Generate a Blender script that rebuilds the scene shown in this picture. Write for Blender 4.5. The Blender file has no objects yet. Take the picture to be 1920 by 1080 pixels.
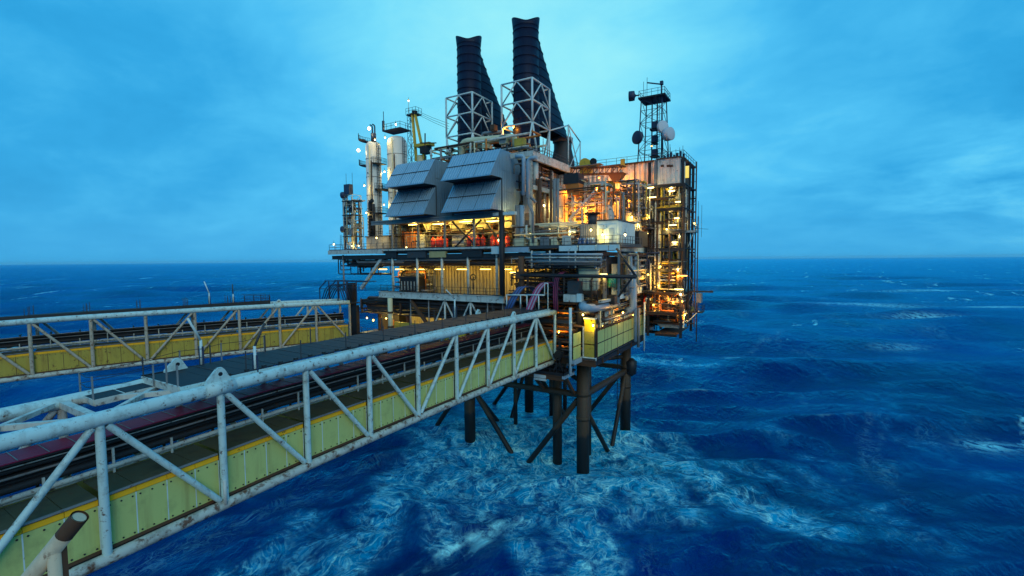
import bpy, math, random
import numpy as np
from mathutils import Vector, Matrix
S = bpy.context.scene
COL = S.collection
R = math.radians

# ------------------------------------------------------------------ camera
CAM_POS = Vector((25.2, -60.5, 30.0))
FOC = 870.0                                   # focal length, in pixels of a 1920 wide picture
_yaw, _pitch, _roll = R(31.35), math.atan(52.5/870), R(0.45)
_d0 = Vector((-math.sin(_yaw), math.cos(_yaw), 0)); _r0 = Vector((math.cos(_yaw), math.sin(_yaw), 0)); _u0 = Vector((0, 0, 1))
CD = _d0*math.cos(_pitch) - _u0*math.sin(_pitch)
_u1 = _u0*math.cos(_pitch) + _d0*math.sin(_pitch)
CR = _r0*math.cos(_roll) - _u1*math.sin(_roll)
CU = _u1*math.cos(_roll) + _r0*math.sin(_roll)
cd = bpy.data.cameras.new('camera'); cam = bpy.data.objects.new('camera', cd); COL.objects.link(cam)
cd.sensor_width = 36; cd.lens = FOC/1920*36; cd.clip_start = 0.1; cd.clip_end = 60000
m = Matrix((CR, CU, -CD)).transposed().to_4x4(); m.translation = CAM_POS
cam.matrix_world = m
S.camera = cam

# ------------------------------------------------------------------ world, sun, exposure
SUN_EL, SUN_AZ = R(30), R(131)                # soft dusk light behind the camera
W = bpy.data.worlds.new('World'); S.world = W; W.use_nodes = True
def build_world():
    nt = W.node_tree; N = nt.nodes; L = nt.links; N.clear()
    out = N.new('ShaderNodeOutputWorld')
    sky = N.new('ShaderNodeTexSky'); sky.sky_type = 'NISHITA'; sky.sun_disc = False
    sky.sun_elevation = SUN_EL; sky.sun_rotation = SUN_AZ
    b1 = N.new('ShaderNodeBackground'); b1.inputs['Strength'].default_value = 0.05
    L.new(sky.outputs[0], b1.inputs[0])
    tc = N.new('ShaderNodeTexCoord'); sp = N.new('ShaderNodeSeparateXYZ'); L.new(tc.outputs['Generated'], sp.inputs[0])
    def math_(op, a, b=None, clamp=False):
        n = N.new('ShaderNodeMath'); n.operation = op; n.use_clamp = clamp
        for i, v in enumerate((a, b)):
            if v is None: continue
            if isinstance(v, (int, float)): n.inputs[i].default_value = v
            else: L.new(v, n.inputs[i])
        return n.outputs[0]
    zc = math_('ADD', math_('MAXIMUM', sp.outputs[2], 0.0), 0.30)
    cx = N.new('ShaderNodeCombineXYZ')
    L.new(math_('DIVIDE', sp.outputs[0], zc), cx.inputs[0]); L.new(math_('DIVIDE', sp.outputs[1], zc), cx.inputs[1])
    def noise(scale, detail, rough, dist, off):
        mp = N.new('ShaderNodeMapping'); mp.inputs['Location'].default_value = off
        mp.inputs['Rotation'].default_value = (0, 0, R(31)); mp.inputs['Scale'].default_value = (1, 1.25, 1)
        L.new(cx.outputs[0], mp.inputs[0])
        n = N.new('ShaderNodeTexNoise'); n.inputs['Scale'].default_value = scale; n.inputs['Detail'].default_value = detail
        n.inputs['Roughness'].default_value = rough; n.inputs['Distortion'].default_value = dist
        L.new(mp.outputs[0], n.inputs['Vector']); return n.outputs[0]
    n1 = noise(0.8, 5, 0.5, 0.2, (3.1, 1.7, 0)); n2 = noise(2.4, 8, 0.60, 0.35, (0.4, 5.2, 0)); n3 = noise(6.0, 6, 0.6, 0.4, (2.2, 0.3, 0))
    nz = math_('ADD', math_('MULTIPLY', n1, 0.48), math_('ADD', math_('MULTIPLY', n2, 0.40), math_('MULTIPLY', n3, 0.12)))
    # the thin bright part of the overcast, low frequency
    g = (CD*870 - CR*10 + CU*470).normalized()
    dt = N.new('ShaderNodeVectorMath'); dt.operation = 'DOT_PRODUCT'; dt.inputs[1].default_value = g
    L.new(tc.outputs['Generated'], dt.inputs[0])
    lobe = math_('POWER', math_('MAXIMUM', dt.outputs['Value'], 0.0), 9.0)
    v = math_('ADD', math_('MULTIPLY', math_('SUBTRACT', nz, 0.5), SKY_CONTRAST), math_('ADD', math_('MULTIPLY', lobe, 0.72), 0.245))
    # a thinner, paler gap in the cloud low on the right
    dt2 = N.new('ShaderNodeVectorMath'); dt2.operation = 'DOT_PRODUCT'; dt2.inputs[1].default_value = (CD*870 + CR*930 + CU*135).normalized()
    L.new(tc.outputs['Generated'], dt2.inputs[0])
    gap = math_('MULTIPLY', math_('POWER', math_('MAXIMUM', dt2.outputs['Value'], 0.0), 90.0), math_('MULTIPLY', math_('SUBTRACT', n2, 0.38), 1.1))
    v = math_('ADD', v, gap)
    rp = N.new('ShaderNodeValToRGB'); L.new(v, rp.inputs[0])
    e = rp.color_ramp.elements
    e[0].position = 0.0; e[0].color = (0.010, 0.29, 0.64, 1)
    e[1].position = 1.0; e[1].color = (0.32, 0.89, 1.0, 1)
    for p, c in ((0.28, (0.030, 0.40, 0.80, 1)), (0.5, (0.075, 0.54, 0.93, 1)), (0.75, (0.18, 0.74, 1.0, 1))):
        x = e.new(p); x.color = c
    # near the horizon the overcast evens out
    hz = math_('POWER', math_('SUBTRACT', 1.0, math_('MINIMUM', math_('MULTIPLY', math_('MAXIMUM', sp.outputs[2], 0.0), 5.5), 1.0)), 2.0)
    mx = N.new('ShaderNodeMix'); mx.data_type = 'RGBA'
    L.new(math_('MULTIPLY', hz, 0.75), mx.inputs[0]); L.new(rp.outputs[0], mx.inputs[6]); mx.inputs[7].default_value = (0.045, 0.42, 0.82, 1)
    b2 = N.new('ShaderNodeBackground'); L.new(mx.outputs[2], b2.inputs[0]); b2.inputs['Strength'].default_value = SKY_STRENGTH
    mix = N.new('ShaderNodeMixShader'); mix.inputs[0].default_value = 0.93      # cloud cover
    L.new(b1.outputs[0], mix.inputs[1]); L.new(b2.outputs[0], mix.inputs[2]); L.new(mix.outputs[0], out.inputs[0])
SKY_CONTRAST, SKY_STRENGTH = 1.25, 1.03
build_world()
sl = bpy.data.lights.new('sun', 'SUN'); sun = bpy.data.objects.new('sun', sl); COL.objects.link(sun)
sl.energy = 0.9; sl.angle = R(45); sl.color = (1.0, 0.96, 0.68)
sun.rotation_euler = (R(90)-SUN_EL, 0, R(180)-SUN_AZ + R(0))
# direction to the sun: behind the camera, to its right
_sd = Vector((0.75*math.cos(SUN_EL), -0.66*math.cos(SUN_EL), math.sin(SUN_EL))).normalized()
sun.rotation_euler = _sd.to_track_quat('Z', 'Y').to_euler()
vs = S.view_settings; vs.view_transform = 'Standard'; vs.look = 'None'; vs.gamma = 1; vs.use_curve_mapping = False
vs.exposure = 0.0
S.cycles.max_bounces = 6; S.cycles.diffuse_bounces = 3; S.cycles.glossy_bounces = 3
S.cycles.sample_clamp_indirect = 4.0; S.cycles.caustics_reflective = False; S.cycles.caustics_refractive = False

# ------------------------------------------------------------------ helpers
def at(px, py, X=None, Y=None, Z=None):
    """world point on the plane X=.., Y=.. or Z=.. that the 1920x1080 photograph shows at (px, py)"""
    v = CD + CR*((px-960)/FOC) - CU*((py-540)/FOC)
    t = (X-CAM_POS.x)/v.x if X is not None else (Y-CAM_POS.y)/v.y if Y is not None else (Z-CAM_POS.z)/v.z
    return CAM_POS + v*t

def V(*a): return Vector(a)

class MB:
    def __init__(s): s.v = []; s.f = []; s.sm = []
    def quad(s, a, b, c, d): 
        i = len(s.v); s.v += [tuple(a), tuple(b), tuple(c), tuple(d)]; s.f.append((i, i+1, i+2, i+3)); s.sm.append(False); return s
    def poly(s, pts):
        i = len(s.v); s.v += [tuple(p) for p in pts]; s.f.append(tuple(range(i, i+len(pts)))); s.sm.append(False); return s
    def hexa(s, p):          # 8 corners: bottom ring 0-3, top ring 4-7
        i = len(s.v); s.v += [tuple(q) for q in p]
        for f in ((3,2,1,0), (4,5,6,7), (0,1,5,4), (1,2,6,5), (2,3,7,6), (3,0,4,7)):
            s.f.append(tuple(i+k for k in f)); s.sm.append(False)
        return s
    def box(s, x0, y0, z0, x1, y1, z1):
        x0, x1 = min(x0,x1), max(x0,x1); y0, y1 = min(y0,y1), max(y0,y1); z0, z1 = min(z0,z1), max(z0,z1)
        return s.hexa([(x0,y0,z0),(x1,y0,z0),(x1,y1,z0),(x0,y1,z0),(x0,y0,z1),(x1,y0,z1),(x1,y1,z1),(x0,y1,z1)])
    def prism(s, pts, off):   # polygon pts extruded by vector off
        n = len(pts); i = len(s.v); off = Vector(off)
        s.v += [tuple(p) for p in pts] + [tuple(Vector(p)+off) for p in pts]
        s.f.append(tuple(i+k for k in range(n-1, -1, -1))); s.f.append(tuple(i+n+k for k in range(n))); s.sm += [False]*2
        for k in range(n):
            s.f.append((i+k, i+(k+1) % n, i+n+(k+1) % n, i+n+k)); s.sm.append(False)
        return s
    def beam(s, p, q, w, h, up=(0,0,1)):
        p = Vector(p); q = Vector(q); d = (q-p).normalized(); up = Vector(up)
        if abs(d.dot(up)) > 0.95: up = Vector((0,1,0)) if abs(d.y) < 0.9 else Vector((1,0,0))
        a = d.cross(up).normalized()*(w/2); b = a.cross(d).normalized()*(h/2)
        return s.hexa([p-a-b, p+a-b, p+a+b, p-a+b, q-a-b, q+a-b, q+a+b, q-a+b])
    def ibeam(s, p, q, w, h, t=0.06, up=(0,0,1)):
        p = Vector(p); q = Vector(q); u = Vector(up)
        s.beam(p+u*(h/2-t/2), q+u*(h/2-t/2), w, t, up); s.beam(p-u*(h/2-t/2), q-u*(h/2-t/2), w, t, up)
        return s.beam(p, q, t, h-2*t, up)
    def ring(s, c, d, r, n, ref=None):
        d = Vector(d).normalized()
        if ref is None: ref = Vector((0,0,1)) if abs(d.z) < 0.9 else Vector((1,0,0))
        a = d.cross(ref).normalized(); b = d.cross(a)
        i = len(s.v)
        for k in range(n):
            t = 2*math.pi*k/n; s.v.append(tuple(Vector(c) + a*(r*math.cos(t)) + b*(r*math.sin(t))))
        return i
    def join(s, i, j, n, smooth=True):
        for k in range(n):
            s.f.append((i+k, j+k, j+(k+1) % n, i+(k+1) % n)); s.sm.append(smooth)
    def cap(s, i, n, flip=False):
        f = tuple(range(i, i+n)); s.f.append(f[::-1] if flip else f); s.sm.append(False)
    def tube(s, p, q, r, n=10, r2=None, caps=True):
        p = Vector(p); q = Vector(q); d = q-p
        i = s.ring(p, d, r, n); j = s.ring(q, d, r if r2 is None else r2, n); s.join(i, j, n)
        if caps: s.cap(i, n); s.cap(j, n, True)
        return s
    def path(s, pts, r, n=8, bend=0.0):
        pts = [Vector(p) for p in pts]
        if bend > 0 and len(pts) > 2:
            o = [pts[0]]
            for k in range(1, len(pts)-1):
                a = (pts[k-1]-pts[k]); b = (pts[k+1]-pts[k]); l = min(bend, a.length*0.45, b.length*0.45)
                a = pts[k]+a.normalized()*l; b = pts[k]+b.normalized()*l
                for t in (0, .33, .67, 1): o.append(a*(1-t)**2 + pts[k]*(2*t*(1-t)) + b*t*t)
            o.append(pts[-1]); pts = o
        prev = None; ref = None
        for k, p in enumerate(pts):
            d = (pts[min(k+1, len(pts)-1)] - pts[max(k-1, 0)])
            if d.length < 1e-6: continue
            d.normalize()
            if ref is None: ref = Vector((0,0,1)) if abs(d.z) < 0.9 else Vector((1,0,0))
            if abs(d.dot(ref)) > 0.98: ref = Vector((0.3,0.9,0.31)).normalized() if abs(d.y) < .9 else Vector((1,0,0))
            a = d.cross(ref).normalized(); ref = a.cross(d).normalized()
            i = len(s.v); b = d.cross(a)
            for m_ in range(n):
                t = 2*math.pi*m_/n; s.v.append(tuple(p + a*(r*math.cos(t)) + b*(r*math.sin(t))))
            if prev is not None: s.join(prev, i, n)
            else: s.cap(i, n)
            prev = i
        s.cap(prev, n, True); return s
    def lathe(s, c, axis, prof, n=16):    # prof: (distance along axis, radius)
        c = Vector(c); axis = Vector(axis).normalized(); prev = None
        for k, (h, r) in enumerate(prof):
            i = s.ring(c+axis*h, axis, max(r, 1e-4), n)
            if prev is not None: s.join(prev, i, n)
            else: s.cap(i, n)
            prev = i
        s.cap(prev, n, True); return s
    def build(s, name, mat, parent=None, label=None):
        loc = Vector((0,0,0))
        if parent is not None: loc = parent['_o'] if '_o' in parent else loc
        loc = Vector(loc)
        me = bpy.data.meshes.new(name)
        vv = [(x-loc.x, y-loc.y, z-loc.z) for x, y, z in s.v] if loc.length else s.v
        me.from_pydata(vv, [], s.f)
        me.polygons.foreach_set('use_smooth', s.sm)
        if mat is not None: me.materials.append(mat)
        o = bpy.data.objects.new(name, me); COL.objects.link(o)
        if parent is not None:
            o.parent = parent
            o['_o'] = tuple(loc)
        if label: o['label'] = label
        return o

def thing(name, label, cat, loc, group=None):
    o = bpy.data.objects.new(name, None); COL.objects.link(o); o.location = loc; o['_o'] = tuple(loc)
    o.empty_display_size = 0.5
    o['label'] = label; o['category'] = cat
    if group: o['group'] = group
    return o
def tag(o, label, cat, group=None):
    o['label'] = label; o['category'] = cat
    if group: o['group'] = group
    return o
def put(me_obj, parent, loc, name=None):
    """a copy of a mesh part, sharing its mesh, at loc under parent"""
    o = me_obj.copy(); COL.objects.link(o); o.parent = parent; o.location = loc
    if name: o.name = name
    return o

# ------------------------------------------------------------------ materials
MATS = {}
def mat(name, base, rough=0.6, metal=0.0, grime=0.35, rust=0.0, dark=(0.03,0.027,0.022), scale=1.0, streak=0.0, spec=0.4, rust_col=(0.16,0.055,0.018), bump=0.0):
    m = bpy.data.materials.new(name); m.use_nodes = True; nt = m.node_tree; N = nt.nodes; L = nt.links
    b = N['Principled BSDF']; b.inputs['Roughness'].default_value = rough; b.inputs['Metallic'].default_value = metal
    b.inputs['Specular IOR Level'].default_value = spec
    geo = N.new('ShaderNodeNewGeometry')
    def noise(sc, det=6, ro=0.6, stretch=None):
        n = N.new('ShaderNodeTexNoise'); n.inputs['Scale'].default_value = sc; n.inputs['Detail'].default_value = det; n.inputs['Roughness'].default_value = ro
        if stretch:
            mp = N.new('ShaderNodeMapping'); mp.inputs['Scale'].default_value = stretch; L.new(geo.outputs['Position'], mp.inputs[0]); L.new(mp.outputs[0], n.inputs['Vector'])
        else: L.new(geo.outputs['Position'], n.inputs['Vector'])
        return n.outputs[0]
    def ramp(x, a, bb, va=0.0, vb=1.0):
        mr = N.new('ShaderNodeMapRange'); mr.inputs[1].default_value = a; mr.inputs[2].default_value = bb
        mr.inputs[3].default_value = va; mr.inputs[4].default_value = vb; L.new(x, mr.inputs[0]); return mr.outputs[0]
    def mix(f, c1, c2):
        mx = N.new('ShaderNodeMix'); mx.data_type = 'RGBA'
        if isinstance(f, (int, float)): mx.inputs[0].default_value = f
        else: L.new(f, mx.inputs[0])
        for k, c in ((6, c1), (7, c2)):
            if isinstance(c, tuple): mx.inputs[k].default_value = (*c, 1)
            else: L.new(c, mx.inputs[k])
        return mx.outputs[2]
    col = mix(ramp(noise(0.35*scale, 4), 0.35, 0.65, 0, 0.18), base, tuple(x*0.7 for x in base))
    if grime: col = mix(ramp(noise(1.1*scale, 8, 0.65), 0.52, 0.78, 0, grime), col, dark)
    if streak: col = mix(ramp(noise(1.0*scale, 5, 0.6, (2.2, 2.2, 0.16)), 0.53, 0.72, 0, streak), col, rust_col)
    if rust:
        r = ramp(noise(2.3*scale, 9, 0.68), 0.62-0.16*rust, 0.70-0.12*rust, 0, 0.95)
        col = mix(r, col, mix(noise(6*scale), rust_col, tuple(x*0.35 for x in rust_col)))
    L.new(col, b.inputs['Base Color'])
    if bump:
        bp = N.new('ShaderNodeBump'); bp.inputs['Strength'].default_value = bump; bp.inputs['Distance'].default_value = 0.05
        L.new(noise(5*scale, 8), bp.inputs['Height']); L.new(bp.outputs[0], b.inputs['Normal'])
    MATS[name] = m; return m
WHITE = mat('white_paint', (0.60,0.74,0.72), 0.5, grime=0.4, rust=0.10, streak=0.15, bump=0.1)
WHITE2 = mat('old_white_paint', (0.56,0.59,0.53), 0.6, grime=0.6, rust=0.38, streak=0.3, scale=0.9)
CHORD = mat('weathered_white_paint', (0.50,0.70,0.68), 0.55, grime=0.7, rust=0.28, streak=0.25, dark=(0.05,0.04,0.03), scale=1.3)
GREY = mat('grey_paint', (0.22,0.23,0.23), 0.55, grime=0.5, rust=0.25, streak=0.25)
DGREY = mat('dark_grey_paint', (0.05,0.053,0.057), 0.6, grime=0.5, rust=0.3)
DARK = mat('dark_steel', (0.018,0.018,0.020), 0.6, grime=0.4, rust=0.25, rust_col=(0.07,0.028,0.012))
RUSTY = mat('rusty_steel', (0.095,0.047,0.023), 0.75, grime=0.6, rust=0.5)
GRATE = mat('dark_grating', (0.010,0.016,0.025), 0.7, grime=0.5, rust=0.12)
GREEN = mat('yellow_green_panel', (0.52,0.59,0.19), 0.5, grime=0.35, streak=0.34, rust=0.0, scale=0.8)
GREEN2 = mat('stained_warm_lit_green_panel', (0.44,0.35,0.05), 0.55, grime=0.35, streak=0.6, rust=0.22, scale=0.8)
STRIPE = mat('yellow_stripe', (1.0,0.50,0.01), 0.5, grime=0.15, rust=0.15)
FLOORP = mat('olive_floor_plate', (0.075,0.075,0.038), 0.7, grime=0.85, rust=0.2)
ALU = mat('ribbed_aluminium', (0.32,0.47,0.56), 0.40, metal=0.45, grime=0.18, streak=0.10, rust_col=(0.2,0.2,0.2))
VESSELW = mat('vessel_white', (0.78,0.76,0.68), 0.45, grime=0.12, streak=0.1)
STACK = mat('soot_black_steel', (0.008,0.012,0.034), 0.5, grime=0.0, rust=0.10, streak=0.25, rust_col=(0.03,0.045,0.085), scale=0.5, spec=0.2)
CREAM = mat('cream_wall_paint', (0.70,0.64,0.40), 0.6, grime=0.25, streak=0.18, scale=1.2)
WALLW = mat('rust_streaked_white_cladding', (0.68,0.64,0.56), 0.55, grime=0.3, streak=0.7, rust=0.12)
BLUEP = mat('pale_blue_pipe_paint', (0.30,0.42,0.50), 0.45, grime=0.3, rust=0.1)
BEIGE = mat('beige_paint', (0.62,0.50,0.34), 0.55, grime=0.4, rust=0.2)
WALLY = mat('ochre_wall_sheet', (0.50,0.40,0.17), 0.6, grime=0.45, streak=0.4, scale=1.2)
STAINED = mat('rust_stained_white', (0.50,0.54,0.47), 0.6, grime=0.85, rust=0.72, streak=0.35, scale=0.8)
TANP = mat('tan_stained_paint', (0.46,0.42,0.32), 0.6, grime=0.5, rust=0.4, streak=0.4)
CRIM = mat('crimson_cable', (0.30,0.02,0.07), 0.5, grime=0.4, scale=3)
PURPLE = mat('purple_hose', (0.36,0.05,0.15), 0.45, grime=0.2)
BLUEH = mat('blue_hose', (0.05,0.12,0.32), 0.45, grime=0.2)
BLACKR = mat('black_rubber', (0.015,0.015,0.018), 0.5, grime=0.0)
REDP = mat('red_paint', (0.80,0.055,0.02), 0.4, grime=0.2, rust=0.05)
ORANGE = mat('orange_paint', (0.60,0.19,0.03), 0.5, grime=0.25, rust=0.1)
YEL = mat('crane_yellow', (0.62,0.42,0.04), 0.5, grime=0.4, rust=0.2)
TEAL = mat('teal_paint', (0.02,0.26,0.20), 0.45, grime=0.2)
GREENP = mat('dark_green_paint', (0.03,0.09,0.05), 0.5, grime=0.3)
NAVY = mat('navy_steel', (0.03,0.045,0.09), 0.5, grime=0.3)
DISH = mat('dish_white', (0.62,0.64,0.66), 0.4, grime=0.15)
def leg_material():
    m = mat('jacket_brown', (0.055,0.034,0.015), 0.6, grime=0.6, rust=0.35, streak=0.4)
    nt = m.node_tree; N = nt.nodes; L = nt.links; b = N['Principled BSDF']; src = b.inputs['Base Color'].links[0].from_socket
    geo = N.new('ShaderNodeNewGeometry'); sp = N.new('ShaderNodeSeparateXYZ'); L.new(geo.outputs['Position'], sp.inputs[0])
    n = N.new('ShaderNodeTexNoise'); n.inputs['Scale'].default_value = 1.2; n.inputs['Detail'].default_value = 6
    ad = N.new('ShaderNodeMath'); ad.operation = 'MULTIPLY_ADD'; L.new(n.outputs[0], ad.inputs[0]); ad.inputs[1].default_value = 2.4; L.new(sp.outputs[2], ad.inputs[2])
    mr = N.new('ShaderNodeMapRange'); mr.inputs[1].default_value = 6.0; mr.inputs[2].default_value = 6.5; L.new(ad.outputs[0], mr.inputs[0])
    mx = N.new('ShaderNodeMix'); mx.data_type = 'RGBA'; L.new(mr.outputs[0], mx.inputs[0]); mx.inputs[6].default_value = (0.008,0.008,0.007,1); L.new(src, mx.inputs[7])
    L.new(mx.outputs[2], b.inputs['Base Color']); return m
LEGM = leg_material()
def emit(name, col, strength):
    m = bpy.data.materials.new(name); m.use_nodes = True; N = m.node_tree.nodes; b = N['Principled BSDF']
    b.inputs['Base Color'].default_value = (0.8,0.8,0.8,1); b.inputs['Emission Color'].default_value = (*col, 1); b.inputs['Emission Strength'].default_value = strength
    return m
GLOWYEL = emit('sodium_glow_yellow', (1.0, 0.72, 0.02), 0.9)  # added glow stands in for sodium light falling on the yellow box
LAMPS = {}
def lampmat(name, col, glow, watt):
    m = emit(name, col, glow); LAMPS[m.name] = (col, watt); return m
TUBE = lampmat('lit_tube', (1.0, 0.66, 0.12), 9, 300)
TUBELOW = lampmat('lit_dim_tube', (1.0, 0.64, 0.11), 7, 110)
TUBEW = lampmat('lit_white_tube', (1.0, 0.70, 0.20), 7, 120)
SODIUM = lampmat('lit_sodium', (1.0, 0.30, 0.012), 22, 1500)
SODLOW = lampmat('lit_small_sodium', (1.0, 0.32, 0.02), 8, 130)
AMBER = lampmat('lit_amber', (1.0, 0.50, 0.06), 9, 170)
FLOODW = lampmat('lit_flood', (1.0, 0.76, 0.30), 12, 150)
REDL = emit('lit_red', (1.0, 0.12, 0.03), 12)

# ================================================================== the sea
def build_sea():
    rng = np.random.default_rng(77)
    cx, cy = 15.0, -38.0
    # rings: fine near the platform, widening to the horizon
    r = [6.0]
    while r[-1] < 24000:
        r.append(r[-1] + max(0.42, r[-1]*0.0125))
    r = np.array(r); nr = len(r)
    # directions: dense over the half the bridge looks at, sparser behind
    a1 = np.linspace(R(60), R(195), 1000, endpoint=False); a2 = np.linspace(R(195), R(420), 260, endpoint=False)
    a = np.concatenate([a1, a2]); na = len(a)
    RR, AA = np.meshgrid(r, a, indexing='ij')
    X = cx + RR*np.cos(AA); Y = cy + RR*np.sin(AA)
    step = np.maximum(0.42, RR*0.0125)
    Z = np.zeros_like(X); DX = np.zeros_like(X); DY = np.zeros_like(X); J = np.zeros_like(X)
    wdir = R(-52)                                  # wind and swell run towards the near right
    for i in range(64):
        lam = 2.6*(34.0 ** (i/63.0)) * rng.uniform(0.92, 1.08)   # 2.6 .. 88 m
        th = wdir + rng.normal(0, 0.55 if lam < 25 else 0.32)
        amp = 0.0155*lam**0.80 * rng.uniform(0.55, 1.25)
        amp *= 1.3 if lam > 40 else 1.35 if lam < 9 else 0.8
        k = 2*math.pi/lam; ph = rng.uniform(0, 2*math.pi)
        fade = np.clip((lam/step - 3.5)/5.0, 0, 1)
        ar = k*(X*math.cos(th) + Y*math.sin(th)) + ph
        c = np.cos(ar); s = np.sin(ar)
        Z += fade*amp*c; DX -= fade*amp*0.85*math.cos(th)*s; DY -= fade*amp*0.85*math.sin(th)*s
        J += fade*amp*k*c
    X2 = X+DX; Y2 = Y+DY
    # ---- foam: aerated water round the legs, wakes drifting off, and breaking crests
    def seg(p, q, w):
        px, py = p; qx, qy = q; vx, vy = qx-px, qy-py; t = np.clip(((X-px)*vx+(Y-py)*vy)/(vx*vx+vy*vy), 0, 1)
        d2 = (X-px-t*vx)**2 + (Y-py-t*vy)**2
        return np.exp(-d2/(w*w))
    def w2(px, py): p = at(px, py, Z=0); return (p.x, p.y)
    F = np.zeros_like(X)
    F = np.maximum(F, 0.95*np.exp(-(((X+7)/18)**2 + ((Y-2)/17)**2)**1.3))
    for lx, ly in ((0,0),(0,19.5),(-20,0),(-20,20),(-10,0),(0,9.5)): F = np.maximum(F, 1.3*np.exp(-((X-lx)**2+(Y-ly)**2)/7.0))
    for pts, w, st in (([(960,760),(860,830),(760,890),(690,985),(600,1010)], 3.8, .54), ([(1150,800),(1230,850),(1340,900),(1440,945),(1520,985)], 3.6, .62),
                       ([(1090,890),(1085,960),(1100,1075)], 3.2, .78), ([(1085,900),(1010,930),(960,1000),(1000,1070)], 1.6, .5), ([(880,850),(800,925),(820,1000)], 2.2, .5),
                       ([(1200,860),(1260,905),(1290,960)], 2.4, .42), ([(1190,690),(1270,695),(1330,700)], 2.6, .45), ([(700,985),(640,1040),(600,1075)], 2.2, .45),
                       ([(1210,800),(1330,860),(1460,880)], 3.4, .26), ([(560,960),(500,1010),(430,1040)], 2.4, .5), ([(1500,870),(1640,960),(1760,1030)], 4.5, .19), ([(1440,800),(1560,850),(1600,880)], 4.5, .17), ([(1650,760),(1760,850),(1870,880)], 6, .14)):
        for p, q in zip(pts[:-1], pts[1:]): F = np.maximum(F, st*seg(w2(*p), w2(*q), w))
    # whitecaps
    J = J/np.maximum(1e-6, np.std(J[(RR > 30) & (RR < 200)]))
    low = np.sin(X*0.021+1.3)*np.sin(Y*0.017+0.4) + 0.6*np.sin(X*0.06+Y*0.045)
    cap = np.clip((J + 0.25*low - 2.35)/0.9, 0, 1)*np.clip((RR-55)/60, 0, 1)
    for px, py, wx, wy, st in ((1350,664,5,1.6,1.0),(1385,655,5,2,.5),(1499,671,2.2,.9,.9),(1660,598,26,3.4,.8),(1760,602,20,3,.65),(1640,574,30,6,.5),(1800,545,60,6,.75),(1850,577,30,4,.8),(1455,545,9,3,.8),(1590,575,18,4,.35),(1430,658,7,3,.4),(1350,540,6,3,.6),
                               (165,505,12,8,.8),(280,500,10,6,.6),(1865,820,4,2,.5),(1750,590,20,4,.45),(1690,645,9,3,.25),(60,540,22,8,.35)):
        x0, y0 = w2(px, py); dx = (X-x0)*CR.x+(Y-y0)*CR.y; dy = (X-x0)*_d0.x+(Y-y0)*_d0.y
        cap = np.maximum(cap, st*np.exp(-(dx/wx)**2-(dy/wy)**2))
    me = bpy.data.meshes.new('sea')
    co = np.stack([X2, Y2, Z], -1).reshape(-1, 3).astype(np.float32)
    co = np.concatenate([co, np.array([[cx, cy, 0]], np.float32)])
    idx = np.arange(nr*na).reshape(nr, na)
    A = idx[:-1, :]; B = idx[1:, :]; q = np.stack([A, B, np.roll(B, -1, 1), np.roll(A, -1, 1)], -1).reshape(-1, 4)
    inner = np.stack([np.full(na, nr*na), idx[0], np.roll(idx[0], -1)], -1)
    loops = np.concatenate([q.reshape(-1), inner.reshape(-1)]).astype(np.int32)
    starts = np.concatenate([np.arange(len(q))*4, len(q)*4+np.arange(na)*3]).astype(np.int32)
    me.vertices.add(len(co)); me.vertices.foreach_set('co', co.reshape(-1))
    me.loops.add(len(loops)); me.loops.foreach_set('vertex_index', loops)
    me.polygons.add(len(starts)); me.polygons.foreach_set('loop_start', starts)
    me.update(calc_edges=True)
    me.polygons.foreach_set('use_smooth', np.ones(len(starts), bool))
    for nm, arr in (('foam', F), ('crest', cap)):
        at_ = me.attributes.new(nm, 'FLOAT', 'POINT'); at_.data.foreach_set('value', np.append(arr.reshape(-1), 0).astype(np.float32))
    o = bpy.data.objects.new('sea', me); COL.objects.link(o); o['kind'] = 'structure'
    o['label'] = 'rough dark blue sea with foam streaks'
    # ---- water material
    m = bpy.data.materials.new('sea_water'); m.use_nodes = True; nt = m.node_tree; N = nt.nodes; L = nt.links; b = N['Principled BSDF']
    geo = N.new('ShaderNodeNewGeometry')
    def mth(op, x, y=None, clamp=False, z=None):
        n = N.new('ShaderNodeMath'); n.operation = op; n.use_clamp = clamp
        for i, v in enumerate((x, y, z)):
            if v is None: continue
            if isinstance(v, (int, float)): n.inputs[i].default_value = v
            else: L.new(v, n.inputs[i])
        return n.outputs[0]
    def noise(sc, det, ro, dist=0.0, stretch=(1,1,1), rot=0):
        mp = N.new('ShaderNodeMapping'); mp.inputs['Scale'].default_value = stretch; mp.inputs['Rotation'].default_value = (0,0,rot)
        L.new(geo.outputs['Position'], mp.inputs[0]); n = N.new('ShaderNodeTexNoise'); L.new(mp.outputs[0], n.inputs['Vector'])
        n.inputs['Scale'].default_value = sc; n.inputs['Detail'].default_value = det; n.inputs['Roughness'].default_value = ro; n.inputs['Distortion'].default_value = dist
        return n.outputs[0]
    def mr(x, a0, a1, b0=0.0, b1=1.0):
        n = N.new('ShaderNodeMapRange'); L.new(x, n.inputs[0])
        for i, v in enumerate((a0, a1, b0, b1)): n.inputs[i+1].default_value = v
        return n.outputs[0]
    def attr(n_): n = N.new('ShaderNodeAttribute'); n.attribute_name = n_; return n.outputs['Fac']
    fo = attr('foam'); cr = attr('crest')
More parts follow.
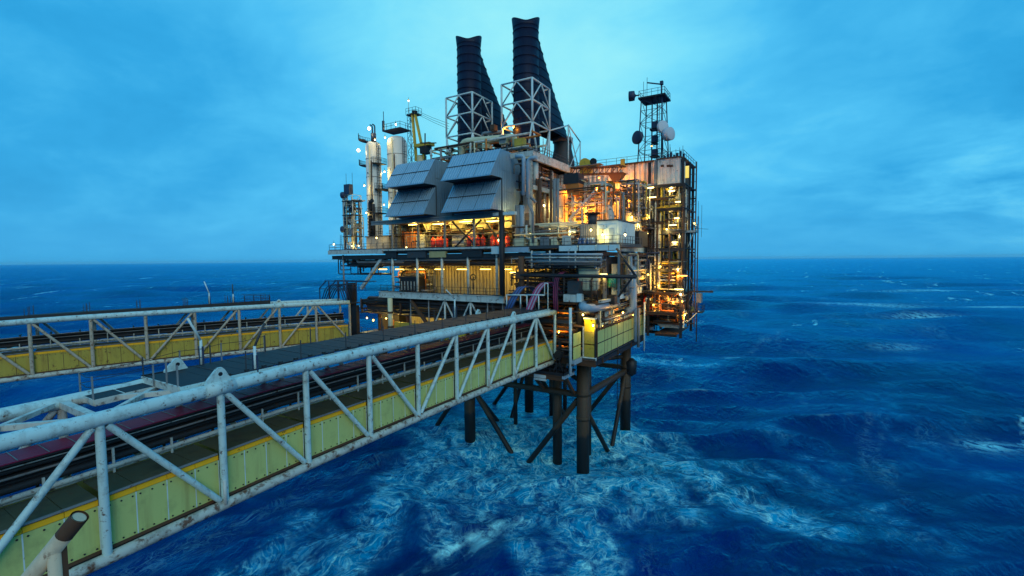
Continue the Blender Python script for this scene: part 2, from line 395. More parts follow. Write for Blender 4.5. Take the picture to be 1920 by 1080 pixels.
    # the surface currents drag the foam into swirls: warp the coordinates before drawing the strands
    def warp(src, sc, amt_, det):
        n = N.new('ShaderNodeTexNoise'); n.inputs['Scale'].default_value = sc; n.inputs['Detail'].default_value = det
        L.new(src, n.inputs['Vector'])
        s1 = N.new('ShaderNodeVectorMath'); s1.operation = 'SUBTRACT'; s1.inputs[1].default_value = (.5,.5,.5); L.new(n.outputs['Color'], s1.inputs[0])
        s2 = N.new('ShaderNodeVectorMath'); s2.operation = 'MULTIPLY_ADD'; s2.inputs[1].default_value = (amt_,)*3; L.new(s1.outputs[0], s2.inputs[0]); L.new(src, s2.inputs[2])
        return s2.outputs[0]
    wpos = warp(warp(geo.outputs['Position'], 0.10, 16.0, 2), 0.45, 3.2, 3)
    def lace(sc, w, off):
        mp = N.new('ShaderNodeMapping'); mp.inputs['Location'].default_value = (off, off*1.7, 0); L.new(wpos, mp.inputs[0])
        n = N.new('ShaderNodeTexNoise'); n.inputs['Scale'].default_value = sc; n.inputs['Detail'].default_value = 1.5; n.inputs['Roughness'].default_value = 0.5; L.new(mp.outputs[0], n.inputs['Vector'])
        return mr(mth('ABSOLUTE', mth('SUBTRACT', n.outputs[0], 0.5)), 0.0, w, 1.0, 0.0)
    patch = noise(0.16, 6, 0.62, 0.8); patch2 = noise(0.5, 7, 0.62, 1.0)
    streak = noise(0.09, 7, 0.6, 0.5, (1, 0.28, 1), R(52))
    l1 = lace(0.22, 0.030, 1.0); l2 = lace(0.42, 0.040, 5.0); l4 = lace(0.85, 0.055, 9.0); l3 = mr(noise(3.0, 6, 0.7), 0.45, 0.70)
    laces = mth('MAXIMUM', mth('MAXIMUM', l1, mth('MULTIPLY', l2, 0.85)), mth('MULTIPLY', l4, 0.6))
    amt = mth('MULTIPLY', fo, mth('ADD', 0.95, mth('MULTIPLY', mth('SUBTRACT', patch, 0.5), 4.2)))               # ragged edge
    aer = mth('MULTIPLY', mr(amt, 0.06, 0.62), mr(patch2, 0.38, 0.58, 0.22, 0.85))
    white = mth('MULTIPLY', mth('MULTIPLY', mr(amt, 0.14, 0.62), mth('MULTIPLY', mth('ADD', mth('MULTIPLY', laces, 0.85), mth('MULTIPLY', l1, 0.35)), mth('ADD', 0.45, mth('MULTIPLY', l3, 0.75)))), mr(patch2, 0.36, 0.54, 0.30, 1.0))
    ws = mth('MULTIPLY', mth('MULTIPLY', mr(streak, 0.56, 0.72), laces), 0.28)             # wind streaks
    wc = mth('MULTIPLY', mth('MULTIPLY', cr, 1.6), mr(noise(0.5, 8, 0.7, 0.6, (1, 1, 1)), 0.40, 0.58))
    wc = mth('ADD', wc, mth('MULTIPLY', mr(noise(0.055, 5, 0.62, 0.4, (1, 0.34, 1), R(52)), 0.625, 0.67), mr(noise(0.4, 6, 0.7), 0.42, 0.6)))
    whit = mth('MINIMUM', mth('ADD', mth('ADD', mth('MULTIPLY', white, 1.45), ws), wc), 1.0)
    def mix(f, c1, c2):
        mx = N.new('ShaderNodeMix'); mx.data_type = 'RGBA'; L.new(f, mx.inputs[0])
        for k, c in ((6, c1), (7, c2)):
            if isinstance(c, tuple): mx.inputs[k].default_value = (*c, 1)
            else: L.new(c, mx.inputs[k])
        return mx.outputs[2]
    big = noise(0.02, 5, 0.6, 0.3)
    deep = mix(mr(big, 0.35, 0.65), (0.0, 0.004, 0.060), (0.0, 0.020, 0.19))
    c = mix(aer, deep, (0.0, 0.42, 0.72)); c = mix(whit, c, (0.42, 1.0, 1.0))
    N.remove(b); out = [n for n in N if n.type == 'OUTPUT_MATERIAL'][0]
    df = N.new('ShaderNodeBsdfDiffuse'); L.new(c, df.inputs['Color'])
    gl = N.new('ShaderNodeBsdfGlossy'); gl.inputs['Color'].default_value = (0.06, 0.72, 1.0, 1)     # blue-green water
    L.new(mth('ADD', 0.18, mth('MULTIPLY', mth('MAXIMUM', whit, mth('MULTIPLY', aer, 0.6)), 0.5)), gl.inputs['Roughness'])
    fr_ = N.new('ShaderNodeFresnel'); fr_.inputs['IOR'].default_value = 1.333
    ms = N.new('ShaderNodeMixShader'); L.new(mth('MULTIPLY', fr_.outputs[0], mth('SUBTRACT', 1.0, mth('MULTIPLY', whit, 0.8))), ms.inputs[0])
    L.new(df.outputs[0], ms.inputs[1]); L.new(gl.outputs[0], ms.inputs[2]); L.new(ms.outputs[0], out.inputs['Surface'])
    bp = N.new('ShaderNodeBump'); bp.inputs['Strength'].default_value = 0.8; bp.inputs['Distance'].default_value = 1.4
    L.new(mth('ADD', mth('MULTIPLY', noise(0.55, 9, 0.62, 0.3, (1, 0.6, 1), R(52)), 1.0), mth('MULTIPLY', whit, 0.10)), bp.inputs['Height'])
    [L.new(bp.outputs[0], n.inputs['Normal']) for n in (df, gl, fr_)]
    me.materials.append(m)
build_sea()
HAZE = 3e-5
if HAZE:
    hz = MB().box(-26500, -26500, -12, 26500, 26500, 74).build('haze', None); hz['kind'] = 'stuff'
    hm = bpy.data.materials.new('haze_air'); hm.use_nodes = True; N = hm.node_tree.nodes; N.clear()
    pv = N.new('ShaderNodeVolumePrincipled'); pv.inputs['Density'].default_value = HAZE; pv.inputs['Color'].default_value = (0.50, 0.84, 1.0, 1)
    ho = N.new('ShaderNodeOutputMaterial'); hm.node_tree.links.new(pv.outputs[0], ho.inputs['Volume']); hz.data.materials.append(hm)

# ================================================================== jacket
jk = thing('jacket', 'brown tubular steel legs and braces standing in the foaming sea', 'platform jacket', (-10, 10, 0))
for x, y in ((0,0), (0,19.5), (-20,0), (-20,20), (-40,0), (-40,20)):
    lg = MB().tube((x,y,-6), (x,y,16.4), 0.9, 20).build('leg', LEGM, jk)
    for z in (7.5, 11.0): MB().lathe((x,y,z-0.25), (0,0,1), [(0,.9),(0,.97),(.5,.97),(.5,.9)], 20).build('collar', LEGM, lg)
def brace(p, q, r=0.42): MB().tube(p, q, r, 12, caps=False).build('brace', LEGM, jk)
for x0 in (0, -20):
    for y in (0, 20):
        yy = 19.5 if (x0 == 0 and y) else y
        brace((x0,yy,10.8), (x0-20,y,10.6), 0.45)
        brace((x0-0.8,yy,10.0), (x0-10.4,y,-3), 0.40); brace((x0-18.9,y,8.6), (x0-9.8,y,-3), 0.40)
for x in (0, -20, -40):
    brace((x,0,10.7), (x,19.6,10.2), 0.50)
    brace((x,0.9,8.6), (x,12.2,-3), 0.36); brace((x,18.9,9.2), (x,11.2,-3), 0.36)
brace((0,19.5,12.8), (-20,0.4,11.2), 0.38); brace((-20,20,12.4), (0,0,12.6), 0.34); brace((-20,0,12), (-40,20,12), .35)
for x, y, r in ((-5,2,.72), (-14,18.2,.5), (-11,14,.42), (-2.2,7.5,.46), (-16,8,.35), (-13,22,.4)):
    MB().tube((x,y,-6), (x,y,16.6), r, 14).build('conductor', LEGM, jk)
rl = MB()
for k in range(34): rl.beam((-0.9, 17.6, 1+k*0.45), (-0.3, 17.6, 1+k*0.45), .05, .05)
rl.beam((-0.9,17.6,0), (-0.9,17.6,17), .09, .09); rl.beam((-0.3,17.6,0), (-0.3,17.6,17), .09, .09)
rl.build('ladder', DARK, jk)
fd = MB(); fd.lathe((0.95,19.5,9.4), (0,0,1), [(0,.3),(.5,.95),(2.6,1.05),(3.2,.3)], 12)
fd.build('fender', BLACKR, jk)

# ================================================================== bridges
def camber(s, L_=40.0): 
    t = min(1.0, s/49.0); return 0.22*4*t*(1-t) - (0.25*max(0.0, s-38)/14)
class Frame:
    def __init__(f, o, d, w):
        f.o = Vector(o); f.d = Vector(d).normalized(); f.t = Vector((f.d.y, -f.d.x, 0)); f.w = w
        if f.t.x > 0: f.t = -f.t
    def __call__(f, s, t, z): return f.o + f.d*s + f.t*t + Vector((0,0,z+camber(s)))
def build_bridge(fr, nb, bay, diags, name, label, panel_mat, paint, deck0, deck1, detail):
    L_ = nb*bay; W_ = fr.w
    root = thing(name, label, 'footbridge', fr(0, W_/2, 15.9))
    ZB, ZT = 15.9, 22.8
    for t in (0, W_):
        mb = MB(); mb.path([fr(k*bay/2, t, ZT) for k in range(2*nb+1)], 0.36, 16); mb.build('top_chord', paint, root)
        mb = MB(); mb.path([fr(k*bay/2, t, ZB) for k in range(2*nb+1)], 0.30, 14); mb.build('bottom_chord', STAINED, root)
        for k in range(nb+1):
            MB().tube(fr(k*bay, t, ZB+.2), fr(k*bay, t, ZT-.2), 0.20, 12, caps=False).build('post', detail['post'] if t == 0 else WHITE2, root)
            if k in detail.get('foot', ()) and t == 0:
                g = MB(); a = fr(k*bay, t, ZB); g.tube(a+V(0.25,-.1,.1), a+V(.12,-.05,1.5), .1, 8); g.build('gusset', WHITE2, root)
        for i, j in diags:
            a = fr(i*bay, t, ZT); b = fr(j*bay, t, ZB); u = (b-a).normalized()
            MB().tube(a+u*0.45, b-u*0.45, 0.165, 12, caps=False).build('diagonal', detail['post'] if t == 0 else WHITE2, root)
    # cross members
    for k in range(nb+1):
        a, b = fr(k*bay, 0.25, ZT-.05), fr(k*bay, W_-.25, ZT-.05)
        MB().beam(a, b, .34, .34).build('cross_beam', WHITE2, root)
        MB().beam(fr(k*bay, 0.2, ZB), fr(k*bay, W_-.2, ZB), .24, .3).build('cross_beam', WHITE2, root)
        if k < nb and k*bay > deck1-bay:
            MB().beam(fr(k*bay+.3, 0.25, ZT), fr((k+1)*bay-.4, W_-.25, ZT), .26, .26).build('top_brace', WHITE2, root)
            if k*bay+bay > deck1+1: MB().beam(fr(k*bay+.4, W_-.25, ZT), fr((k+1)*bay-.3, .25, ZT), .24, .24).build('top_brace', WHITE2, root)
    # enclosed lower box: green side panels with a yellow stripe, roofed with olive plates
    npan = 4
    for k in range(nb):
        for j in range(npan):
            s0 = k*bay + bay*j/npan + (0.14 if j == 0 else 0.012); s1 = k*bay + bay*(j+1)/npan - (0.14 if j == npan-1 else 0.012)
            t0 = 0.30 + random.uniform(-.008, .008)
            P = [fr(s0,t0,ZB+.42), fr(s1,t0,ZB+.42), fr(s1,t0,ZB+2.62), fr(s0,t0,ZB+2.62)]
            pn = MB().prism(P, fr.t*0.05).build('wall_panel', panel_mat, root)
            bo = MB()
            for zz in (ZB+.55, ZB+2.45):
                for q in range(3):
                    c = fr(s0+(s1-s0)*(0.12+0.38*q), t0, zz); bo.tube(c, c-fr.t*0.03, .045, 6)
            bo.build('bolt', DARK, pn)['kind'] = 'stuff'
            st = MB().prism([fr(s0,t0-.02,ZB+2.65), fr(s1,t0-.02,ZB+2.65), fr(s1,t0-.02,ZB+2.92), fr(s0,t0-.02,ZB+2.92)], fr.t*0.06).build('yellow_stripe', STRIPE, root)
            sm_ = MB(); sm_.prism([fr(s0-.03,t0-.006,ZB+.42), fr(s0+.02,t0-.006,ZB+.42), fr(s0+.02,t0-.006,ZB+2.62), fr(s0-.03,t0-.006,ZB+2.62)], fr.t*0.02)
            sm_.build('seam', WHITE if detail['clean'] else RUSTY, pn)
            # roof plates
            zt = ZB+2.95+random.uniform(-.012, .012)
            MB().prism([fr(s0,.28,zt), fr(s1,.28,zt), fr(s1,W_*0.62,zt), fr(s0,W_*0.62,zt)], V(0,0,.05)).build('roof_plate', FLOORP, root)
        MB().beam(fr(k*bay,.30,ZB+.36), fr((k+1)*bay,.30,ZB+.36), .16, .14).build('sill', RUSTY, root); MB().beam(fr(k*bay,.42,ZB+.28), fr((k+1)*bay,.42,ZB+.28), .3, .26).build('dark_gap_strip', DARK, root)  # dark strip stands in for the shaded gap under the panels
        MB().beam(fr(k*bay+.2,.26,ZB+3.03), fr((k+1)*bay-.2,.26,ZB+3.03), .16, .07).build('edge_strip', GREY, root)
        MB().prism([fr(k*bay,W_-.3,ZB+.4), fr((k+1)*bay,W_-.3,ZB+.4), fr((k+1)*bay,W_-.3,ZB+2.5), fr(k*bay,W_-.3,ZB+2.5)], fr.t*.05).build('far_wall_panel', panel_mat, root)
        MB().prism([fr(k*bay,.35,ZB+.25), fr((k+1)*bay,.35,ZB+.25), fr((k+1)*bay,W_-.3,ZB+.25), fr(k*bay,W_-.3,ZB+.25)], V(0,0,.06)).build('floor_plate', DARK, root)
    # pipes and cable trays carried above the box
    def run(t, z, r, mt, nm='pipe', s0=0.0, s1=L_):
        n = max(2, int((s1-s0)/bay)+1); mb = MB(); mb.path([fr(s0+(s1-s0)*k/(n-1), t, z) for k in range(n)], r, 10); return mb.build(nm, mt, root)
    tw = W_*0.60
    run(tw-.05, ZB+3.35, .14, WHITE2, 'rail_pipe'); run(tw+.15, ZB+3.12, .08, WHITE2, 'rail_pipe')
    for i, (dt, dz, rr, mt) in enumerate(((.25,3.72,.20,DARK), (.45,4.18,.17,DARK), (.2,4.25,.06,GREY), (.35,4.55,.13,DARK), (.75,3.9,.24,DARK), (.7,4.5,.2,DARK), (1.2,4.1,.26,DARK), (.22,4.72,.035,WHITE2))):
        run(tw+dt, ZB+dz, rr, mt)
    if detail['clean']:
        for k in range(nb):
            for j in range(13): 
                t = tw-.05+j*0.145
                MB().beam(fr(k*bay+.02,t,ZB+5.05), fr((k+1)*bay-.02,t,ZB+5.05), .09, .07).build('crimson_cable', CRIM, root)
            MB().beam(fr(k*bay,tw+.82,ZB+4.96), fr((k+1)*bay,tw+.82,ZB+4.96), 1.95, .05).build('cable_tray', DARK, root)
            for q in range(5):
                MB().beam(fr(k*bay+bay*q/5,tw-.12,ZB+5.1), fr(k*bay+bay*q/5,tw+1.75,ZB+5.1), .035, .03).build('cable_clip', GREY, root)
    for k in range(2*nb):
        s_ = k*bay/2+bay*.25
        MB().beam(fr(s_,tw-.1,ZB+3.0), fr(s_,tw-.1,ZB+4.35 if k % 2 else ZB+3.9), .10, .10).build('bracket', WHITE2, root)
        MB().beam(fr(s_,tw,ZB+4.9), fr(s_,tw+1.4,ZB+4.9), .1, .12).build('bracket', DARK, root)
        MB().beam(fr(s_,tw+.9,ZB+3.0), fr(s_,tw+.9,ZB+4.9), .12, .12).build('bracket', DARK, root)
    # top deck of gratings
    zt = ZT+.40
    n = int((deck1-deck0)/0.92); tl, th_ = detail['deck_t']
    for k in range(n):
        s0 = deck0+(deck1-deck0)*k/n; s1 = deck0+(deck1-deck0)*(k+1)/n-.03; dz = random.uniform(-.012,.012)
        g = MB(); g.prism([fr(s0,tl,zt+dz), fr(s1,tl,zt+dz), fr(s1,th_,zt+dz), fr(s0,th_,zt+dz)], V(0,0,.05)); pn = g.build('deck_panel', GRATE, root)
        if k % 3 == 0:
            MB().beam(fr(s0-.01,tl+.1,zt+.06), fr(s0-.01,th_-.1,zt+.06), .05, .05).build('deck_joint', DGREY, pn)
    MB().beam(fr(deck0,tl-.06,zt-.12), fr((deck0+deck1)/2,tl-.06,zt-.12), .1, .36).build('deck_edge', paint if detail['clean'] else DARK, root)
    MB().beam(fr((deck0+deck1)/2,tl-.06,zt-.12), fr(deck1,tl-.06,zt-.12), .1, .36).build('deck_edge', paint if detail['clean'] else DARK, root)
    MB().beam(fr(deck0,th_+.05,zt), fr(deck1,th_+.05,zt), .08, .3).build('deck_edge', DARK, root)
    if not detail['clean']: MB().beam(fr(deck0,tl-.14,zt+.12), fr(deck1,tl-.14,zt+.12), .06, .75).build('kick_plate', DARK, root)
    for t in (tl+.2, th_-.2): MB().beam(fr(deck0,t,zt-.22), fr(deck1,t,zt-.22), .2, .3).build('joist', DARK, root)
    MB().beam(fr(deck1,tl,zt-.12), fr(deck1,th_,zt-.12), .1, .4).build('deck_edge', WHITE2, root)
    for k in range(int((deck1-deck0)/1.1)):            # dark pipe clamps along the deck edge
        c = fr(deck0+.6+k*1.1, tl+.05, zt+.1); MB().box(c.x-.09,c.y-.12,c.z-.1,c.x+.09,c.y+.12,c.z+.08).build('clamp', DARK, root)
    # stanchions with wire ropes
    for tt in detail['rails']:
        prev = None
        sp = detail['stan'] ; n = int((deck1-deck0)/sp)
        for k in range(n+1):
            s_ = deck0+(deck1-deck0)*k/n; a = fr(s_,tt,zt+.02); h = 1.25
            MB().beam(a, a+V(0,0,h), .06, .06).build('stanchion', DGREY, root)
            if detail.get('pairs'):
                a2 = fr(min(s_+.35,deck1),tt,zt+.02); MB().beam(a2, a2+V(0,0,h*random.uniform(.75,1.05)), .05, .05).build('stanchion', DGREY, root)
            if prev is not None and random.random() < detail['rope']:
                for f_ in (1.0, .55):
                    m0 = prev+V(0,0,h*f_); m1 = a+V(0,0,h*f_); mid = (m0+m1)/2-V(0,0,.10)
                    MB().path([m0, m0*.5+mid*.5-V(0,0,.03), mid, m1*.5+mid*.5-V(0,0,.03), m1], .016, 5).build('wire_rope', DARK, root)
            prev = a
    # lifting lugs on the chords
    for k, t, sc in detail['lugs']:
        c = fr(k*bay, t, ZT); mb = MB(); d = fr.d
        pts = []
        for x, z in ((-.62,-.2),(-.58,.15),(-.26,.74),(-.12,.88),(.12,.88),(.26,.74),(.70,.25),(.78,-.2)): pts.append(c + d*(x*sc) + V(0,0,.30*1.0+z*sc) - fr.t*.10)
        mb.prism(pts, fr.t*0.20); lg = mb.build('lifting_lug', paint, root)
        h = MB(); hc = c + V(0,0,.30+.52*sc); h.tube(hc-fr.t*.125, hc+fr.t*.125, .12*sc, 12); h.build('pin_hole', BLACKR, lg)
        bs = MB(); bs.tube(hc-fr.t*.115, hc+fr.t*.115, .26*sc, 16); bs.build('boss', paint, lg)
        bd = MB(); bd.path([fr(k*bay-.75*sc,t,ZT), fr(k*bay+.85*sc,t,ZT)], .41, 16); bd.build('sleeve', paint, lg)
    return root
random.seed(5)
F1 = Frame((-2.9,-3.1,0), (0,-1,0), 5.1)
B1 = build_bridge(F1, 11, 5.46, [(1,0),(1,2),(2,3),(3,4),(4,5),(6,5),(7,6),(8,7),(9,8),(9,10),(10,11)], 'footbridge', 'near white truss footbridge with clean yellow-green side panels and crimson cables', GREEN, CHORD,
    0.5, 45.5, dict(post=CHORD, foot=(2,3,8), clean=True, deck_t=(.55,5.2), rails=(5.0,.75), stan=3.75, rope=.0, lugs=((8,0,1.0),(2,0,.8),(2,5.1,.8),(8,5.1,1.0))))
# railed end of the walkway where it steps down beside the far chord
ep = MB(); a = F1(45.6,3.2,23.0); 
for s0 in (45.6, 47.0): ep.prism([F1(s0,3.4,22.9), F1(s0+1.3,3.4,22.9), F1(s0+1.3,5.3,22.9), F1(s0,5.3,22.9)], V(0,0,.07))
ep.build('end_step', GRATE, B1)
for s0 in (45.6, 47.0, 48.3): MB().beam(F1(s0,3.4,22.8), F1(s0,5.4,22.8), .08, .34).build('step_beam', WHITE2, B1)
MB().beam(F1(45.6,3.36,22.78), F1(48.3,3.36,22.78), .07, .34).build('step_beam', WHITE2, B1)
MB().beam(F1(45.6,5.42,22.78), F1(48.3,5.42,22.78), .07, .34).build('step_beam', WHITE2, B1)
pts = [F1(48.3,5.3,22.95), F1(48.3,3.5,22.95), F1(45.6,3.4,22.95), F1(45.5,.7,23.2), F1(45.5,2.0,23.2), F1(43.5,5.1,23.2), F1(41,5.1,23.2), F1(38,5.1,23.2)]
for p in pts: MB().beam(p, p+V(0,0,1.25), .07, .07).build('stanchion', GREY, B1)
for i, j in ((0,1),(1,2),(0,5),(5,6),(6,7)):
    for f_ in (1.2,.65):
        m0 = pts[i]+V(0,0,f_); m1 = pts[j]+V(0,0,f_); MB().path([m0, (m0+m1)/2-V(0,0,.1), m1], .018, 5).build('wire_rope', DARK, B1)

F2 = Frame((-41.5,-6,0), (-14,-37.6,0), 5.1)
B2 = build_bridge(F2, 10, 5.63, [(1,0),(1,2),(2,3),(3,4),(4,5),(6,5),(7,6),(8,7),(9,8),(9,10)], 'footbridge', 'far white truss footbridge with brown rust-stained olive side panels', GREEN2, CHORD,
    12.3, 56.0, dict(post=TANP, foot=(), clean=False, deck_t=(1.2,5.0), rails=(1.4,4.8), stan=5.3, rope=.0, pairs=True, lugs=((2,0,.8),(8,0,.8))))
ec = MB()
for s_ in (12.4, 13.6, 14.6, 15.9):
    a = F2(s_,1.3,23.2); ec.beam(a, a+V(0,0,1.4), .08, .08)
for h in (.75,1.3): ec.beam(F2(12.4,1.3,23.2+h), F2(15.9,1.3,23.2+h), .06, .06); ec.beam(F2(12.4,4.9,23.2+h), F2(15.9,4.9,23.2+h), .06, .06)
ec.build('end_railing', DARK, B2)

# light poles on the bridges
def light_pole(base, top, tip, label):
    t = thing('light_pole', label, 'light pole', base, 'bent light poles on the bridges')
    MB().path([base, top], .085, 10).build('pole', WHITE, t)
    MB().path([top-V(0,0,.05), top*.5+tip*.5, tip], .075, 10).build('bent_head', DGREY if 'dark' in label else WHITE, t)
    b = Vector(base); MB().box(b.x-.16,b.y-.16,b.z-.3,b.x+.16,b.y+.16,b.z+.06).build('base_bracket', GREY, t)
    for o_ in (-.22,.22): MB().beam(b+V(o_,0,-.2), b+V(o_,0,1.3), .09, .09).build('side_channel', NAVY, t)
light_pole(V(-3.6,-44.3,22.9), V(-3.6,-44.3,24.75), V(-3.6,-43.6,26.1), 'bent white light pole with dark head in the middle of the near bridge deck edge')
light_pole(V(-8.1,-45.3,23.2), V(-8.1,-45.3,24.9), V(-8.1,-46.0,26.4), 'all-white bent light pole on the far side of the near bridge, by its step')
light_pole(V(-8.2,-18.4,23.4), V(-8.2,-18.4,25.6), V(-8.2,-19.9,26.7), 'slim bent light pole on the near bridge deck closest to the platform')
q = F2(20.2,4.9,23.2); light_pole(q, q+V(0,0,1.8), q+V(-.5,-.4,3.6), 'bent light pole on the far edge of the far bridge, seen against the sea')
q = F2(17.4,1.4,23.2); light_pole(q, q+V(0,0,1.7), q+V(.1,-.1,3.2), 'straight dark light pole on the far bridge beside its end railing')

# cut-off pipe in front, belonging to the platform the view is taken from
st = thing('pipe_railing', 'cut-off beige pipe with open rusty end in the near bottom left corner', 'pipe', (8,-58,12))
a = at(150,968,X=8.5); b_ = at(62,1076,X=7.6); u = (a-b_).normalized()
MB().tube(b_-u*3, a-u*.62, .215, 16).build('pipe', BEIGE, st)
e = MB(); e.tube(a-u*.64, a, .22, 16, caps=False); e.tube(a-u*.01, a-u*.3, .175, 16, caps=False); e.build('rusty_end', RUSTY, st)
MB().tube(a-u*.06, a-u*.03, .178, 16).build('plug', BEIGE, st)
c = at(100,1022,X=8.05)
MB().tube(c-V(0,0,.2), c-V(0,0,9), .15, 12).build('post', BEIGE, st); MB().box(c.x-.06,c.y-.02,c.z-9,c.x+.06,c.y+.26,c.z-.1).build('gusset', RUSTY, st)

# ================================================================== building blocks for the platform
ORD = ['first','second','third','fourth','fifth','sixth','seventh','eighth','ninth','tenth','eleventh','twelfth']
def corr(p0, U_, V_, nrm, cols, rows, parent, mt, pitch=0.30, depth=0.05, name='cladding_panel', gap=0.025, back=True, flashing=None):
    """ribbed sheet wall: p0 corner, U_ along the wall, V_ up it; each sheet is a part"""
    p0 = Vector(p0); U_ = Vector(U_); V_ = Vector(V_); nrm = Vector(nrm).normalized()
    ul = U_.length; uh = U_/ul; vl = V_.length; vh = V_/vl
    for c in range(cols):
        for r in range(rows):
            w = ul/cols-gap; h = vl/rows-gap; o = p0+uh*(ul/cols*c+gap/2)+vh*(vl/rows*r+gap/2)+nrm*random.uniform(0,.008)
            n = max(1, int(round(w/pitch))); mb = MB(); pr = []
            for k in range(n):
                x = w*k/n; d = w/n
                pr += [(x,0),(x+d*.50,0),(x+d*.62,depth),(x+d*.88,depth)]
            pr.append((w,0))
            i = len(mb.v)
            for x, z in pr: mb.v.append(tuple(o+uh*x+nrm*z))
            for x, z in pr: mb.v.append(tuple(o+uh*x+nrm*z+vh*h))
            m_ = len(pr)
            for k in range(m_-1): mb.f.append((i+k, i+k+1, i+m_+k+1, i+m_+k)); mb.sm.append(False)
            mb.build(name, mt, parent)
    if back:
        b = MB(); q = p0-nrm*.05; b.prism([q, q+U_, q+U_+V_, q+V_], -nrm*.04); b.build('backing', DGREY, parent)
    if flashing is not None:
        for r in range(1, rows):
            q = p0+vh*(vl/rows*r)+nrm*(depth+.02); MB().beam(q, q+U_, .05, .10, tuple(vh)).build('flashing', flashing, parent)
def rail(parent, pts, h=1.1, step=1.6, mt=None, toe=True):
    mt = mt or DGREY
    for p, q in zip(pts[:-1], pts[1:]):
        p = Vector(p); q = Vector(q); n = max(1, int((q-p).length/step+.5))
        for k in range(n+1):
            a = p+(q-p)*(k/n); MB().beam(a, a+V(0,0,h), .055, .055).build('rail_post', mt, parent)
        for f_ in (1.0, .55): MB().beam(p+V(0,0,h*f_), q+V(0,0,h*f_), .05, .05).build('hand_rail', mt, parent)
        if toe: MB().beam(p+V(0,0,.08), q+V(0,0,.08), .02, .15).build('toe_board', mt, parent)
def lamp(px, py, X=None, Y=None, Z=None, label='', kind='tube', ln=1.3, ax='x', m_=None, group=None, hang=0.5):
    c = at(px, py, X=X, Y=Y, Z=Z)
    if kind == 'tube':
        t = thing('tube_lamp', label, 'lamp', c+V(0,0,.08), group or 'lit tube lamps on the platform')
        d = V(ln/2,0,0) if ax == 'x' else V(0,ln/2,0)
        mb = MB(); mb.beam(c-d, c+d, .20, .13); mb.build('diffuser', m_ or TUBE, t)
        hb = MB(); hb.beam(c-d*1.06+V(0,0,.13), c+d*1.06+V(0,0,.13), .26, .10); hb.build('housing', GREY, t)
        if hang:
            for s_ in (-.6,.6): MB().tube(c+d*s_+V(0,0,.18), c+d*s_+V(0,0,.18+hang), .02, 5).build('hanger', DARK, t)
    elif kind == 'bulb':
        t = thing('bulkhead_lamp', label, 'lamp', c, group or 'small round lamps on the platform')
        mb = MB(); mb.lathe(c-V(0,0,.16), (0,0,1), [(.02,.04),(.07,.11),(.16,.14),(.25,.11),(.30,.05)], 10); mb.build('bulb', m_ or TUBEW, t)
        MB().lathe(c+V(0,0,.17), (0,0,1), [(0,.17),(.08,.15),(.14,.04)], 10).build('cap', DGREY, t)
        MB().tube(c+V(0,0,.28), c+V(0,0,.75), .025, 5).build('stem', DARK, t)
    else:
        t = thing('floodlight', label, 'floodlight', c, group or 'floodlights on the platform')
        n = (CAM_POS-c); n.z = -abs(n.z)*.2-6; n = (n.normalized()*.5 + (V(.8,-.5,-.4)*.5)).normalized()
        MB().lathe(c, n, [(0,.24),(.03,.27)], 12).build('lens', m_ or FLOODW, t)
        MB().lathe(c-n*.32, n, [(0,.10),(.05,.16),(.30,.29),(.315,.29)], 12).build('reflector', GREY, t)
        MB().tube(c-n*.3, c-n*.3-V(0,0,.5), .04, 6).build('bracket', DARK, t)
    mname = (m_ or (TUBE if kind == 'tube' else TUBEW if kind == 'bulb' else FLOODW)).name
    col, watt = LAMPS[mname]
    ld = bpy.data.lights.new('lamp_light', 'POINT'); ld.energy = watt*(ln/1.3 if kind == 'tube' else 1.0); ld.color = col; ld.shadow_soft_size = 0.0
    lo = bpy.data.objects.new('lamp_light', ld); COL.objects.link(lo); lo.parent = t
    lo.location = c + (V(0,0,-.25) if kind != 'flood' else n*.12) - t.location
    return t
def pipes(name, label, box, n, seed, rmin=.05, rmax=.16, mats=None, runs=(.5,.3,.2), cat='pipework', flange=True):
    """a bundle of pipes with right-angled bends and flanges filling box = (x0,y0,z0,x1,y1,z1)"""
    rg = random.Random(seed); x0,y0,z0,x1,y1,z1 = box
    t = thing(name, label, cat, ((x0+x1)/2,(y0+y1)/2,z0))
    mats = mats or [GREY, DGREY, WHITE2, DARK, RUSTY]
    for k in range(n):
        r = rg.uniform(rmin, rmax); p = V(rg.uniform(x0,x1), rg.uniform(y0,y1), rg.uniform(z0,z1)); pts = [p.copy()]
        ax = rg.choices((0,1,2), runs)[0]; lims = ((x0,x1),(y0,y1),(z0,z1))
        for j in range(rg.choice((1,2,2,3,3))):
            a, b = lims[ax]; cur = pts[-1][ax]; tgt = rg.uniform(a, b)
            if abs(tgt-cur) < (b-a)*.25: tgt = a if cur-a > b-cur else b
            q = pts[-1].copy(); q[ax] = tgt; pts.append(q); ax = rg.choice([i for i in range(3) if i != ax])
        mt = rg.choice(mats); mb = MB(); mb.path(pts, r, 8, bend=r*2.2); o = mb.build('pipe', mt, t)
        if flange and r > .07 and len(pts) > 1:
            f = MB()
            for q in range(2):
                u = rg.randrange(len(pts)-1); w = rg.uniform(.3,.7); c = pts[u]*(1-w)+pts[u+1]*w; d = (pts[u+1]-pts[u])
                if d.length > .6: d.normalize(); f.tube(c-d*.05, c+d*.05, r*1.65, 10)
            if f.v: f.build('flange', mt, o)['kind'] = 'stuff'
    return t
